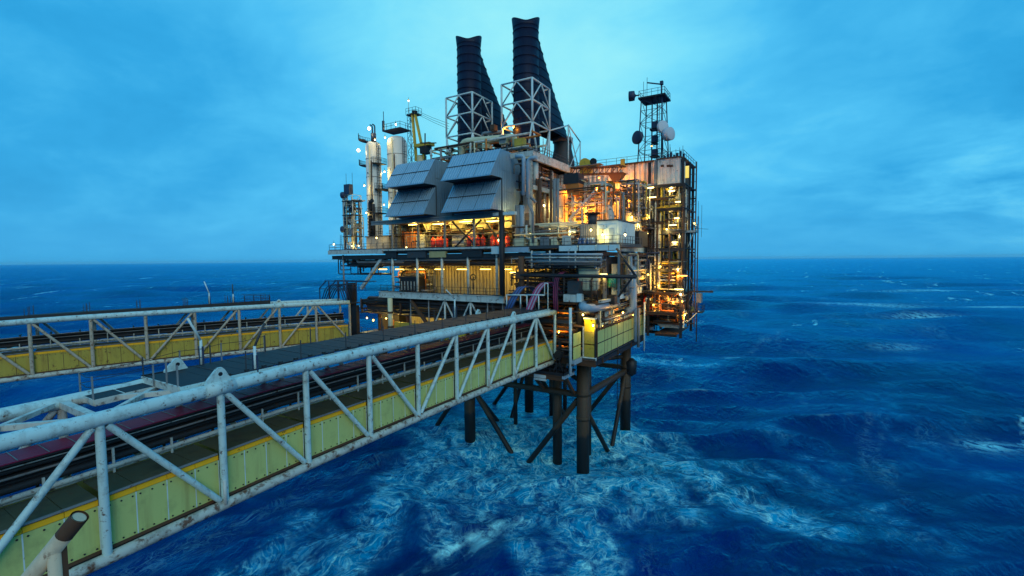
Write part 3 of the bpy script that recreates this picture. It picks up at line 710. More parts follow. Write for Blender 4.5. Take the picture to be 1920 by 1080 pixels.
def ladder(parent, p, q, w=(.45,0,0), cage=False, mt=None):
    mb = MB(); p = Vector(p); q = Vector(q); w = Vector(w); n = int((q-p).length/.4)
    mb.beam(p, q, .06, .06); mb.beam(p+w, q+w, .06, .06)
    for k in range(1, n): a = p+(q-p)*(k/n); mb.beam(a, a+w, .035, .035)
    o = mb.build('ladder', mt or DARK, parent)
    if cage:
        c = MB(); nrm = w.cross(q-p).normalized()*.65
        for k in range(int((q-p).length/1.0)):
            a = p+(q-p).normalized()*(1+k*1.0)
            c.path([a, a+nrm*.7-w*.2, a+nrm+w*.5, a+nrm*.7+w*1.2, a+w], .025, 4)
        if c.v: c.build('ladder_cage', mt or DARK, o)['kind'] = 'stuff'
    return o
def vessel(name, label, cat, c, r, h, mt, axis=(0,0,1), n=20, bands=2, parent=None):
    c = Vector(c); axis = Vector(axis)
    t = parent or thing(name, label, cat, c)
    MB().lathe(c, axis, [(0,r*.5),(r*.12,r*.85),(r*.3,r),(h-r*.3,r),(h-r*.12,r*.85),(h,r*.45),(h+.02,.02)], n).build('shell', mt, t)
    for k in range(bands):
        z = h*(k+1)/(bands+1); MB().lathe(c+axis.normalized()*z, axis, [(-.06,r),(-.06,r+.04),(.06,r+.04),(.06,r)], n).build('band', GREY, t)
    return t

# ================================================================== decks
YF = -3.0                                           # the platform front
# --- lowest deck
cel = thing('lowest_deck', 'lowest deck of the platform, dark steel plating close above the jacket legs', 'deck', (-20,8,16.6))
for i in range(10):
    for j in range(4):
        x0 = -44+4.7*i; MB().box(x0+.02, -3+5.75*j+.02, 16.6, x0+4.68, -3+5.75*(j+1)-.02, 16.8).build('deck_plate', DGREY, cel)
for y in (-2.9, 0, 6.5, 13, 19.9): MB().ibeam(V(-44,y,16.15), V(3,y,16.15), .35, .85).build('girder', RUSTY, cel)
for x in (-43.8,-40,-33,-26,-20,-13,-6,0,2.8): MB().ibeam(V(x,-2.7,16.1), V(x,19.7,16.1), .3, .7).build('girder', DARK, cel)
for x in (-40,-33,-26.5,-20,-13,-6.5,.0):
    for y in (-.5, 10, 19): MB().ibeam(V(x,y,16.8), V(x,y,23.3), .45, .45, up=(0,1,0)).build('column', RUSTY, cel)
rail(cel, [(-43.8,-2.9,16.8), (-9.5,-2.9,16.8)], mt=DARK)
# wide rust-brown column where the far bridge lands, and pipe column with collars
MB().box(-45.2,-3.2,12.5,-44.2,-2.2,26.0).build('landing_column', DARK, cel)
MB().box(-43.9,-3.6,15.0,-42.6,-2.9,22.0).build('landing_brace', DARK, cel)
# --- lower deck
low = thing('lower_deck', 'lower process deck with pale front beam, pale columns and yellow-lit corrugated back wall', 'deck', (-18,8,23.4))
for i in range(9):
    for j in range(4):
        x0 = -37.2+4.46*i; MB().box(x0+.02, -2.5+5.6*j+.02, 23.9, x0+4.44, -2.5+5.6*(j+1)-.02, 24.1).build('deck_plate', RUSTY, low)
fx = [-37.2,-33,-28.4,-23.2,-18,-14.6,-11.2]
for a, b in zip(fx[:-1], fx[1:]): MB().box(a+.02,-3.12,23.72,b-.02,-2.75,24.62).build('front_beam', WHITE2, low)
MB().box(-37.3,-3.25,23.66,-11.1,-2.7,23.72).build('beam_flange', WHITE2, low); MB().box(-37.3,-3.25,24.62,-11.1,-2.7,24.68).build('beam_flange', WHITE2, low)
for k, x in enumerate((-34.2,-28.5,-23.2,-18.0,-12.66)):
    MB().tube((x,-2.6,24.68), (x,-2.6,31.2), .22, 12).build('column', WHITE2, low)
for x in (-11,-5.5,0,2.6):
    for y in (1.5, 9, 18): MB().ibeam(V(x,y,24.1), V(x,y,31.2), .4, .4, up=(0,1,0)).build('column', GREY, low)
rail(low, [(-37,-2.85,24.68), (-11.4,-2.85,24.68)], mt=DARK)
corr((-38.5,3.2,24.1), (30.5,0,0), (0,0,5.0), (0,-1,0), 46, 1, low, WALLY, pitch=.5, depth=.14, name='wall_sheet', gap=.10)
corr((-8.0,3.2,24.1), (7.6,0,0), (0,0,5.0), (0,-1,0), 12, 1, low, WALLY, pitch=.5, depth=.14, name='wall_sheet', gap=.10)
corr((2.0,6.0,24.1), (0,16,0), (0,0,5.2), (1,0,0), 10, 1, low, CREAM, pitch=.3, depth=.07, name='wall_sheet')
for y in (-2.7,-.5,2): MB().ibeam(V(-50,y,30.7), V(3,y,30.7), .3, .7).build('ceiling_girder', DARK, low)
for x in range(-48, 4, 3): MB().ibeam(V(x,-2.5,30.75), V(x,19,30.75), .22, .5).build('ceiling_joist', DARK, low)
# white fascia of the lower deck on the right-hand side
for a, b in ((14.9,17.4),(17.6,20.2)): MB().box(3.05,a,24.35,3.3,b,25.6).build('side_beam', WHITE, low)
# --- main deck
mn = thing('main_deck', 'main deck with pale edge beam and railings carrying the big grey air intakes', 'deck', (-22,8,31.2))
for i in range(12):
    for j in range(4):
        x0 = -50.5+4.46*i; MB().box(x0+.02, -2.9+5.75*j+.02, 31.55, x0+4.44, -2.9+5.75*(j+1)-.02, 31.85).build('deck_plate', DGREY, mn)
ex = [-50.6,-46.9,-43.2,-39.4,-36.0]
for a, b in zip(ex[:-1], ex[1:]): MB().box(a+.02,-3.2,31.3,b-.02,-2.92,32.05).build('edge_beam', WHITE2, mn)
for a, b in zip((-35.9,-30,-24,-18), (-30,-24,-18,-11.4)): MB().box(a+.02,-3.2,31.75,b-.02,-2.92,32.02).build('edge_beam', WHITE2, mn)
for a, b, mt in ((-35.6,-33,DARK),(-30.5,-26.4,DGREY),(-25.6,-22.2,WALLY),(-19,-15.2,DARK)): MB().box(a,-2.9,30.5,b,-2.4,31.5).build('under_box', mt, mn)
MB().box(-13.2,-3.3,30.9,-11.7,-2.6,32.0).build('edge_beam', WHITE, mn)
MB().box(-11.4,-3.15,31.1,-7.0,-2.7,31.8).build('edge_beam', BLUEP, mn)
for a, b in ((-3.1,.4),(.6,3.4),(6.1,11.0),(11.3,17.0),(17.3,23.8)): MB().box(3.05,a,31.15,3.32,b,31.9).build('side_beam', WHITE, mn)
for a, b in ((-2.2,.5),(.7,3.0)): MB().box(a,-3.2,31.15,b,-2.93,31.85).build('edge_beam', WHITE, mn)
rail(mn, [(-36,-3.0,32.02), (-50.4,-3.0,32.05), (-50.4,6,31.9)], mt=NAVY)
rail(mn, [(-35.8,-3.0,32.02), (-11.5,-3.0,32.02)], mt=DARK)
rail(mn, [(-11,-2.8,31.85), (3.1,-2.8,31.85), (3.1,22,31.85)], mt=DGREY)
# the big black tubular corner post in front of the air intakes
MB().tube((-11.2,-3.5,24.8), (-11.2,-3.5,37.0), .42, 14).build('corner_post', DARK, mn)
MB().tube((0,-1.2,16.8), (0,-1.2,31.4), .55, 14).build('corner_post', DARK, mn)
MB().box(-.95,-3.2,25.4,.75,-1.6,27.1).build('post_casing', DGREY, mn); MB().box(-1.5,-3.3,24.3,.8,-1.7,25.3).build('post_base', WHITE2, mn); MB().box(.5,-3.4,24.35,1.1,-2.9,25.45).build('post_shoe', WHITE, mn)

# hall under the air intakes
hall = thing('turbine_hall', 'open-fronted yellow-lit hall under the grey air intakes', 'hall', (-25,0,31.85))
corr((-40,4.4,31.9), (28.6,0,0), (0,0,5.0), (0,-1,0), 30, 1, hall, WALLY, pitch=.6, depth=.12, name='wall_sheet', gap=.10)
corr((-11.3,-.5,31.9), (0,5,0), (0,0,5), (-1,0,0), 4, 1, hall, CREAM, pitch=.33, depth=.06, name='wall_sheet')
for i in range(9): MB().box(-38.4+3.02*i+.02,-3.4,36.75,-38.4+3.02*(i+1)-.02,4.5,36.95).build('ceiling_plate', GREY, hall)
MB().ibeam(V(-38.4,-3.35,36.5), V(-11.0,-3.35,36.5), .3, .55).build('head_beam', GREY, hall)
MB().box(-12.6,-3.7,36.45,-8.9,-3.0,36.9).build('head_beam', WHITE, hall)
for x in (-33.7,-27.8,-22.2,-16.5,-11.7): MB().ibeam(V(x,-2.95,31.85), V(x,-2.95,36.4), .28, .28, up=(0,1,0)).build('column', GREY, hall)
for p, q in (((-21.8,-1.6,36.2),(-16.8,-1.6,31.9)),((-16.2,-1.5,36.2),(-21.6,-1.5,31.9)),((-15.8,-1.2,36.2),(-12.2,-1.2,31.9))): MB().beam(p, q, .22, .22).build('brace', DARK, hall)
for x, w in ((-29.5,2.4),(-24.0,3.2),(-18.8,2.6),(-14.0,2.8)):
    MB().hexa([(x,1.0,35.0),(x+w*.6,1.0,35.0),(x+w*.6,3,35.0),(x,3,35.0),(x-.5,.5,36.7),(x+w,.5,36.7),(x+w,3.4,36.7),(x-.5,3.4,36.7)]).build('duct_hopper', CREAM, hall)
for x, w, h, mt in ((-38.5,2.2,2.3,GREY),(-34.6,2.6,3.2,ORANGE),(-31.8,2.0,2.6,WHITE2),(-28.3,1.6,1.9,CREAM),(-23.8,2.6,2.4,WHITE2),(-21.0,1.6,3.0,CREAM),(-16.5,1.8,2.2,DGREY)):
    e = thing('machine_enclosure', {-38.5:'low grey machine box at the left end of the lit hall',-34.6:'tall orange-lit machine box near the left of the lit hall',-31.8:'off-white machine box in the lit hall, left of the cream one',-28.3:'small cream machine box left of the first red tank',-23.8:'wide off-white machine box between the red tanks in the lit hall',-21.0:'tall cream machine box at the middle of the lit hall',-16.5:'dark grey machine box between the right-hand red tanks'}[x], 'machine', (x+w/2,1.5,31.85))
    MB().box(x,.8,31.95,x+w,2.6,31.95+h).build('casing', mt, e)
    for k in range(2): MB().box(x+.12+k*w/2,.76,32.2,x+w/2-.1+k*w/2,.8,31.8+h).build('door', mt, e)
    MB().box(x-.08,.7,31.85,x+w+.08,2.7,31.95).build('plinth', DARK, e)
    MB().path([(x+w*.5,1.5,31.95+h),(x+w*.5,1.5,32.3+h),(x+w*.9,1.5,32.3+h),(x+w*.9,1.5,36.7)], .12, 8, .2).build('pipe', GREY, e)
for px, lab in ((822,'red cylindrical tank group at the left of the lit hall'),(891,'red tanks in the middle of the lit hall behind the dark braces'),(936,'bright red tanks at the right end of the lit hall')):
    c = at(px, 450, Y=-1.2); t = thing('red_tank_set', lab, 'tank', (c.x,-1.2,31.85), 'red tanks in the lit hall')
    for i in range(4):
        x = c.x-1.35+.85*i; MB().lathe((x,-1.0+.25*(i % 2),31.95), (0,0,1), [(0,.34),(.05,.38),(1.45,.38),(1.62,.30),(1.75,.12),(1.95,.10)], 12).build('cylinder', REDP, t)
    MB().beam((c.x-1.9,-1.45,32.5), (c.x+1.8,-1.45,32.5), .08, .1).build('frame', DARK, t); MB().beam((c.x-1.9,-1.45,33.2), (c.x+1.8,-1.45,33.2), .08, .1).build('frame', DARK, t)
    MB().box(c.x-1.9,-1.5,31.85,c.x+1.9,-.3,31.95).build('tray', DARK, t)
pipes('hall_cable_ladder', 'dark vertical cable runs and pipes in front of the lit hall wall', (-38,1.8,32,-12,4.0,36.6), 34, 12, .06, .16, [DARK, RUSTY, DGREY, ORANGE], (.25,.1,.65))
mz = thing('mezzanine', 'dark railed mezzanine walkway half-way up inside the lit hall', 'walkway', (-26,2.5,34.4)); MB().box(-32,1.6,34.2,-13,2.6,34.3).build('floor', DARK, mz)
rail(mz, [(-32,1.6,34.3),(-13,1.6,34.3)], mt=DARK, toe=False, step=1.2)
for x in (-31,-26,-21,-15): MB().beam((x,2.2,31.9),(x,2.2,34.2),.15,.15).build('leg', DARK, mz)
pipes('hall_pipework', 'small pipes and cables crossing the lit hall', (-38,-.5,32.2,-12,3.6,36.5), 26, 11, .03, .10, [CREAM, GREY, DARK, RUSTY, DGREY])

# ================================================================== air intakes
def hood(x0, x1, label):
    h = thing('air_intake', label, 'air intake', ((x0+x1)/2,0,37.05), 'ribbed grey air intakes over the hall')
    zt, zm, zb, yb, yo = 46.1, 41.75, 37.1, -3.0, -5.9
    W_ = x1-x0
    # sloping hoods: upper and lower, sheets running down the slope
    for a, b, k in ((zt, 41.95, 0), (41.6, 37.25, 1)):
        nrm = V(0,-(a-b),(yb-yo)*1.0).normalized()
        corr((x0,yo,b), (W_,0,0), (0,yb-yo,a-b), nrm, 3, 2, h, ALU, pitch=.46 if k == 0 else .42, depth=.07 if k == 0 else .12, flashing=DARK, gap=.07)
        for x, s_ in ((x0,-1),(x1,1)):        # triangular cheeks
            MB().prism([V(x-s_*.06,yo,b), V(x-s_*.06,yb,b), V(x-s_*.06,yb,a)], V(s_*.06,0,0)).build('cheek', ALU, h)
            for j in range(1, 6):
                y = yo+(yb-yo)*j/6; MB().beam(V(x+s_*.01,y,b), V(x+s_*.01,y,b+(a-b)*j/6-.04), .03, .05, (1,0,0)).build('cheek_rib', ALU, h)
        MB().beam(V(x0-.06,yo-.02,b-.03), V(x1+.06,yo-.02,b-.03), .12, .12).build('lip', ALU, h)
        MB().box(x0+.05,yo+.12,b-.02,x1-.05,yb,b+.04).build('underside', DARK, h)
    MB().box(x0+.1,yb-.02,zm-.35,x1-.1,yb+.05,zm+.25).build('louvre_frame', DARK, h)
    # body behind, chamfered at its back
    prof = [(yb+.06,zt),(1.0,zt-.05),(2.6,zt-1.7),(2.6,39.2),(.6,37.1),(yb+.06,37.1)]
    MB().prism([V(x0+.12,y,z) for y, z in prof], V(W_-.24,0,0)).build('duct_body', ALU, h)
    for s_, x in ((-1,x0+.1),(1,x1-.1)):
        for j, (ya, yc) in enumerate(((yb+.08,-1.35),(-1.3,.2),(.25,1.5),(1.55,2.58))):
            def top(y): return zt-.05 if y < 1.0 else zt-.05-1.65*(y-1.0)/1.6
            def bot(y): return 37.12 if y < .6 else 37.12+2.1*(y-.6)/2.0
            for r in range(3):
                f0, f1 = r/3+.006, (r+1)/3-.006
                P = [V(x,ya,bot(ya)+(top(ya)-bot(ya))*f0), V(x,yc,bot(yc)+(top(yc)-bot(yc))*f0), V(x,yc,bot(yc)+(top(yc)-bot(yc))*f1), V(x,ya,bot(ya)+(top(ya)-bot(ya))*f1)]
                MB().prism(P, V(s_*.05,0,0)).build('side_panel', ALU, h)
            for q in range(3):
                y = ya+(yc-ya)*(q+.5)/3; MB().beam(V(x+s_*.06,y,bot(y)+.05), V(x+s_*.06,y,top(y)-.05), .04, .06, (1,0,0)).build('side_rib', ALU, h)
    MB().box(x1-.02,yb-.02,37.1,x1+.08,yb+.12,41.9).build('corner_trim', DGREY, h)
    rail(h, [(x0+.3,2.3,zt-1.3), (x1-.3,2.3,zt-1.3)], h=1.0, step=1.4, mt=DARK, toe=False)
    return h
hood(-20.4, -11.5, 'right-hand ribbed grey air intake, nearer of the two hooded boxes')
hood(-32.3, -23.9, 'left-hand ribbed grey air intake, partly behind the nearer one')

# ================================================================== exhaust stacks with their frames
def stack(cx, label, flabel):
    t = thing('exhaust_stack', label, 'exhaust stack', (cx,8,45.5), 'pair of black exhaust stacks')
    r0, y0 = 2.12, 8.0
    prof = []; z = 45.5
    MB().lathe((cx,y0,45.5), (0,0,1), [(0,r0+.25),(4,r0+.12),(10,r0+.02),(22.4,r0-.02)], 28).build('flue', STACK, t)
    for k in range(16):
        zz = 45.8+k*1.42; MB().lathe((cx,y0,zz), (0,0,1), [(0,r0+.0),(.02,r0+.17-.008*k),(.12,r0+.18-.008*k),(.16,r0)], 28).build('stiffener_ring', STACK, t)
    # notched mouth: rim is high at the two sides and dips towards the front and back
    n = 40; mb = MB(); rows = []
    for rr in (r0+.02, r0-.12):
        lo = []; hi = []
        for k in range(n):
            a = 2*math.pi*k/n; lo.append(len(mb.v)); mb.v.append((cx+rr*math.cos(a), y0+rr*math.sin(a), 67.8))
            hz = 68.25+1.15*abs(math.cos(a+R(-31)))**1.6
            hi.append(len(mb.v)); flare = 1.0+.05*(hz-67.8); mb.v.append((cx+rr*flare*math.cos(a), y0+rr*flare*math.sin(a), hz))
        rows.append((lo, hi))
    for ri, (lo, hi) in enumerate(rows):
        for k in range(n):
            k2 = (k+1) % n; f = (lo[k], lo[k2], hi[k2], hi[k]); mb.f.append(f if ri == 0 else f[::-1]); mb.sm.append(True)
    for k in range(n):
        k2 = (k+1) % n; mb.f.append((rows[0][1][k], rows[0][1][k2], rows[1][1][k2], rows[1][1][k])); mb.sm.append(False)
    mb.build('notched_mouth', STACK, t)
    # wide inclined duct that rises from the rear and merges into the flue
    def oval(mb, z, yr, grow=0.0):
        i = len(mb.v); ya, yb_ = 7.4, yr+grow; hx = 1.72+grow
        for k in range(28):
            t_ = 2*math.pi*k/28; c_, s_ = math.cos(t_), math.sin(t_)
            mb.v.append((cx+hx*math.copysign(abs(c_)**.8, c_), (ya+yb_)/2+(yb_-ya)/2*math.copysign(abs(s_)**.8, s_), z))
        return i
    d = MB(); prev = None; Z0, Z1 = 52.6, 66.6
    def yr(z): f = (z-Z0)/(Z1-Z0); return 23.9+(10.1-23.9)*f
    for k in range(15):
        z = Z0+(Z1-Z0)*k/14; i = oval(d, z, yr(z))
        if prev is not None: d.join(prev, i, 28)
        prev = i
    d.build('inclined_duct', STACK, t)
    for k in range(11):
        z = Z0+.3+1.3*k; rb_ = MB(); q0 = oval(rb_, z, yr(z)); q1 = oval(rb_, z+.02, yr(z), .09); q2 = oval(rb_, z+.12, yr(z+.12), .09); q3 = oval(rb_, z+.14, yr(z+.14)); rb_.join(q0, q1, 28); rb_.join(q1, q2, 28); rb_.join(q2, q3, 28)
        rb_.build('stiffener_ring', STACK, t)
    MB().lathe((cx,22.2,46), (0,0,1), [(0,2.3),(2.5,2.3),(5.2,1.7),(6.6,1.75)], 20).build('rear_duct', DGREY, t)
    MB().lathe((cx,22.2,52.4), (0,0,1), [(0,1.75),(.05,1.95),(.8,1.95),(.85,1.75)], 20).build('duct_collar', GREY, t)
    # white lattice frame round the flue
    f = thing('support_frame', flabel, 'steel frame', (cx,8,46), 'white lattice frames round the exhaust stacks')
    xa, xb, ya, yb = cx-2.85, cx+2.85, 4.9, 10.9
    lv = (51.7, 55.2, 58.5); cs = [(xa,ya),(xb,ya),(xb,yb),(xa,yb)]
    def bm(p, q, w=.22): MB().tube(p, q, w/2, 8).build('strut', WHITE, f)
    for x, y in cs: MB().tube((x,y,lv[0]), (x,y,lv[-1]), .17, 10).build('corner_post', WHITE, f)
    for k in range(4):
        (x1,y1), (x2,y2) = cs[k], cs[(k+1) % 4]
        for z in lv: bm(V(x1,y1,z), V(x2,y2,z), .28)
        mx, my = (x1+x2)/2, (y1+y2)/2
        for z0, z1 in zip(lv[:-1], lv[1:]):
            bm(V(x1,y1,z0), V(mx,my,z1)); bm(V(mx,my,z1), V(x2,y2,z0))
        # splayed legs
        bm(V(x1,y1,lv[0]), V(x1*.55+mx*.45+(0.3 if k % 2 else -.3), y1*.55+my*.45, 45.9), .32); bm(V(x2,y2,lv[0]), V(x2*.6+mx*.4,y2*.6+my*.4,45.9), .30)
    bm(V(xa,ya,lv[0]), V(xa,ya,45.9), .26); bm(V(xb,yb,lv[0]), V(xb,yb,45.9), .24)
    # taller rear frame leg by the inclined duct
    bm(V(xb,18.5,46), V(xb,18.5,54.5), .26); bm(V(xb,18.5,54.5), V(xb,24,52.6), .24); bm(V(xb,24,46), V(xb,24,52.6), .26); bm(V(xb,18.5,54.3), V(xb,24,46.4), .2); bm(V(xb,10.9,51.7), V(xb,18.5,54.4), .24); bm(V(xb,24,52.4), V(xb,18.6,46.4), .2)
stack(-13.5, 'right-hand black exhaust stack with ring bands, taller in the picture', 'white lattice frame round the right-hand black stack')
stack(-25.1, 'left-hand black exhaust stack with ring bands, behind the left air intake', 'white lattice frame round the left-hand black stack')
ud = thing('upper_deck', 'upper deck at the foot of the black stacks with pale side girder', 'deck', (-20,14,44.5))
for i in range(6):
    for j in range(4): MB().box(-31.5+4.0*i+.02, 3.2+5.4*j+.02, 45.4, -31.5+4.0*(i+1)-.02, 3.2+5.4*(j+1)-.02, 45.6).build('deck_plate', DGREY, ud)
for a, b in ((-.6,3.9),(4.0,9.2),(9.3,14.6),(14.7,24.6)): MB().box(-7.9,a,44.55,-7.45,b,45.75).build('side_girder', WHITE2, ud)
MB().box(-11.3,-.9,45.0,-7.4,-.62,45.75).build('side_girder', WHITE2, ud)
for y in (4, 10, 16, 22): MB().ibeam(V(-31,y,45.0), V(-7.9,y,45.0), .3, .7).build('girder', RUSTY, ud)
for x, y in ((-8.1,-.3),(-8.1,12),(-8.1,18),(-8.1,24.2),(-11,24),(-31,4),(-31,24)): MB().ibeam(V(x,y,31.9), V(x,y,44.5), .42, .42, up=(0,1,0)).build('column', WHITE2, ud)
rail(ud, [(-11.2,-.5,45.75), (-7.7,-.5,45.75), (-7.7,24.5,45.75)], mt=DGREY)
# equipment at the stack feet
pipes('stack_foot_pipework', 'tangle of yellow-lit pipes at the feet of the black stacks', (-30,1.5,45.8,-9,6,49.3), 40, 23, .05, .20, [CREAM, GREY, RUSTY, DGREY, WHITE2, ORANGE], (.15,.3,.55))
bp = thing('bypass_pipe', 'fat bent cream pipe lying behind the top of the right air intake', 'pipe', (-16,3,47)); 
MB().path([at(866,300,Y=3.0), at(866,266,Y=3.0), at(965,257,Y=3.0), at(968,275,Y=3.0)], .55, 14, 1.2).build('pipe', CREAM, bp)
MB().path([at(905,262,Y=3.4), at(905,250,Y=3.4), at(940,247,Y=3.4)], .25, 10, .4).build('branch', GREY, bp)
for i, (px, py, w, h) in enumerate(((945,262,1.3,1.4),(912,275,1.2,.7),(975,270,1.6,1.6),(925,240,.8,.9))):
    c = at(px, py, Y=2.6); e = thing('valve_cabinet', ('square cream cabinet between the stacks','low cream cabinet behind the air intake ridge','yellow-lit cabinet at the foot of the right stack','small rusty cabinet high between the stacks')[i], 'cabinet', c)
    MB().box(c.x-w/2,2.2,c.z-h/2,c.x+w/2,3.2,c.z+h/2).build('casing', (CREAM,CREAM,YEL,RUSTY)[i], e); MB().box(c.x-w/2+.1,2.15,c.z-h/2+.1,c.x+w/2-.1,2.2,c.z+h/2-.1).build('door', (GREY,CREAM,YEL,RUSTY)[i], e)
rail(ud, [(-31,1.2,45.9), (-23,1.2,45.9)], mt=DARK, toe=False)

# ================================================================== left end: columns, radio mast, crane
def column(cx, cy, r, z0, z1, label, plat):
    t = thing('process_column', label, 'process column', (cx,cy,z0))
    h = z1-z0
    MB().lathe((cx,cy,z0), (0,0,1), [(0,r*1.15),(.5,r*1.15),(.55,r),(h-r*.75,r),(h-r*.4,r*.9),(h-r*.12,r*.62),(h,r*.2)], 26).build('shell', VESSELW, t)
    for k in range(1, 6):
        z = z0+h*k/6; MB().lathe((cx,cy,z), (0,0,1), [(-.05,r),(-.04,r+.05),(.04,r+.05),(.05,r)], 26).build('band', GREY, t)
    for z, a0, a1 in plat:
        p = MB(); n = 10; pts = [(cx+(r+rr)*math.cos(a0+(a1-a0)*k/n), cy+(r+rr)*math.sin(a0+(a1-a0)*k/n), z) for rr in (.05,1.25) for k in range(n+1)]
        for k in range(n): p.hexa([pts[k],pts[k+1],pts[n+2+k],pts[n+1+k]]+[(x,y,z_+.12) for x,y,z_ in (pts[k],pts[k+1],pts[n+2+k],pts[n+1+k])])
        pl = p.build('platform', DARK, t); rr = MB()
        o = [Vector(pts[n+1+k]) for k in range(n+1)]
        for k in range(n+1): rr.beam(o[k], o[k]+V(0,0,1.1), .05, .05)
        for hh in (.55,1.1):
            for k in range(n): rr.beam(o[k]+V(0,0,hh), o[k+1]+V(0,0,hh), .05, .05)
        rr.build('railing', DARK, pl)['kind'] = 'stuff'
    ladder(t, (cx+r+.15,cy-.6,z0+1), (cx+r+.15,cy-.6,z1-.5), (0,.45,0), True)
    for k in range(2): MB().tube((cx+r*.35+k*.5,cy-r-.05,z0+.5), (cx+r*.35+k*.5,cy-r-.05,z1-1-k*3), .11, 8).build('riser', (CREAM,RUSTY)[k], t)
    for k, (dx, zz) in enumerate(((-.1,.25),(.1,.45),(.0,.7))): MB().tube((cx+dx,cy-r+.05,z0+h*zz), (cx+dx,cy-r-.18,z0+h*zz), .1, 8).build('nozzle', DGREY, t)
    return t
v1 = column(-44.4,3,1.42,32.2,52.9,'slim white process column at the left end of the platform', ((48.3,R(165),R(225)),(48.3,R(-50),R(20)),(53.0,R(150),R(240)),(43.5,R(-40),R(30)),(39,R(-40),R(30))))
for dx in (-.1,.55): MB().path([V(-44.4+dx,3,52.4), V(-44.4+dx,3,55.8), V(-45.0+dx,3,56.1)], .13, 8, .3).build('vent_pipe', NAVY, v1)
MB().tube((-43.8,2.6,52.6), (-43.8,2.6,54.2), .5, 12).build('valve', NAVY, v1)
v2_ = column(-42.6,7.5,1.95,32.2,54.6,'wide cream process column behind the slim one', ((44,R(180),R(250)),))
pf = MB(); pf.box(-45.0,6.0,55.5,-40.2,9.0,55.7); pf.build('top_platform', DARK, v2_)
rail(v2_, [(-45,6.0,55.7),(-40.2,6.0,55.7),(-40.2,9.0,55.7)], mt=DARK, toe=False, step=1.3)
MB().tube((-44.8,6.2,55.6), (-44.8,6.2,59.4), .07, 6).build('whip_pole', NAVY, v2_); MB().beam((-44.9,6.2,55.6),(-44.9,6.2,57.6),.35,.35).build('cabinet', NAVY, v2_)
bs = thing('column_skid', 'grey equipment skid beside the foot of the slim column', 'machine', (-41,1,31.85))
MB().box(-43.0,-.5,31.95,-37.2,3.0,34.4).build('casing', GREY, bs); MB().box(-43.2,-.7,34.4,-37.0,3.2,34.6).build('roof', DGREY, bs)
for k in range(4): MB().box(-42.8+1.4*k,-.56,32.2,-41.6+1.4*k,-.5,34.2).build('panel', GREY, bs)
MB().path([(-43.0,.6,34.6),(-43.0,.6,41.0),(-42.3,.6,41.3)], .35, 12, .4).build('black_duct', DARK, bs); MB().path([(-42.1,.6,34.6),(-42.1,.6,40.6)], .28, 12).build('black_duct', DARK, bs)
for k in range(9): MB().beam((-43.4,.3,35+.6*k), (-41.8,.3,35+.6*k), .1, .12).build('duct_clip', DARK, bs)
def lattice(t, cs, zs, top, mt, w=.10, wb=.06, twist=True, nm='leg'):
    """four-legged lattice: cs bottom corners, top = scale of the section at the top"""
    cx = sum(c[0] for c in cs)/4; cy = sum(c[1] for c in cs)/4
    def pt(k, z):
        f = 1+(top-1)*(z-zs[0])/(zs[-1]-zs[0]); return V(cx+(cs[k % 4][0]-cx)*f, cy+(cs[k % 4][1]-cy)*f, z)
    for k in range(4):
        MB().tube(pt(k,zs[0]), pt(k,zs[-1]), w, 8).build(nm, mt, t)
        for j, (a, b) in enumerate(zip(zs[:-1], zs[1:])):
            MB().beam(pt(k,b), pt(k+1,b), wb, wb).build('strut', mt, t)
            if (j+k) % 2 or not twist: MB().beam(pt(k,a), pt(k+1,b), wb, wb).build('diagonal', mt, t)
            else: MB().beam(pt(k+1,a), pt(k,b), wb, wb).build('diagonal', mt, t)
mast = thing('scaffold_mast', 'pale scaffold mast crowded with boxes at the far left of the main deck', 'mast', (-46.5,-.6,31.9))
lattice(mast, [(-47.8,-1.6),(-45.2,-1.6),(-45.2,.4),(-47.8,.4)], (31.9,34.6,36.6,38.6,40.6,42.4), 1.0, WHITE2, .08, .06)
for z in (34.6,38.6,41.2): MB().box(-48,-1.8,z,-44.9,.6,z+.12).build('platform', DARK, mast)
for x, y, z, w, h, mt in ((-46.9,-1,42.5,1.5,1.9,NAVY),(-46.0,-1,39.3,1.0,1.6,DARK),(-47.1,-1,36.9,.9,1.5,NAVY),(-46.3,-1,34.9,1.1,1.3,GREY),(-47.2,-1.2,40.3,.7,1.2,WHITE2)): MB().box(x-w/2,y-.5,z,x+w/2,y+.4,z+h).build('cabinet', mt, mast)
ladder(mast, (-47.0,-1.75,31.9), (-47.0,-1.75,42.4)); MB().beam((-47.9,-1.4,32),(-47.9,-1.4,41.8),.35,.3).build('cable_tray', NAVY, mast)
for x in (-47.5,-45.8): MB().tube((x,-1,42.5), (x,-1,46.5), .035, 5).build('whip_aerial', DARK, mast)
pipes('mast_pipework', 'pale pipes and boxes filling the scaffold mast and the gap beside the slim column', (-47.6,-1.6,32.2,-45,1.2,41.5), 30, 17, .04, .12, [WHITE2, GREY, CREAM, NAVY], (.25,.15,.6))
def drum(c, n, r, ln, label, mt=NAVY, face=None):
    t = thing('drum_antenna', label, 'dish antenna', c, 'round dish antennas'); c = Vector(c); n = Vector(n).normalized()
    MB().lathe(c, n, [(-ln*.55,r*.18),(-ln*.4,r*.35),(-ln*.3,r*.96),(0,r),(ln*.55,r),(ln*.56,r*.97)], 22).build('drum', mt, t)
    MB().lathe(c+n*(ln*.57), n, [(0,r*.96),(.02,r*.9),(.06,.02)], 22).build('radome', face or DISH, t)
    MB().tube(c-n*(ln*.4), c-n*(ln*.4+.7), .12, 8).build('mount', DARK, t)
    return t
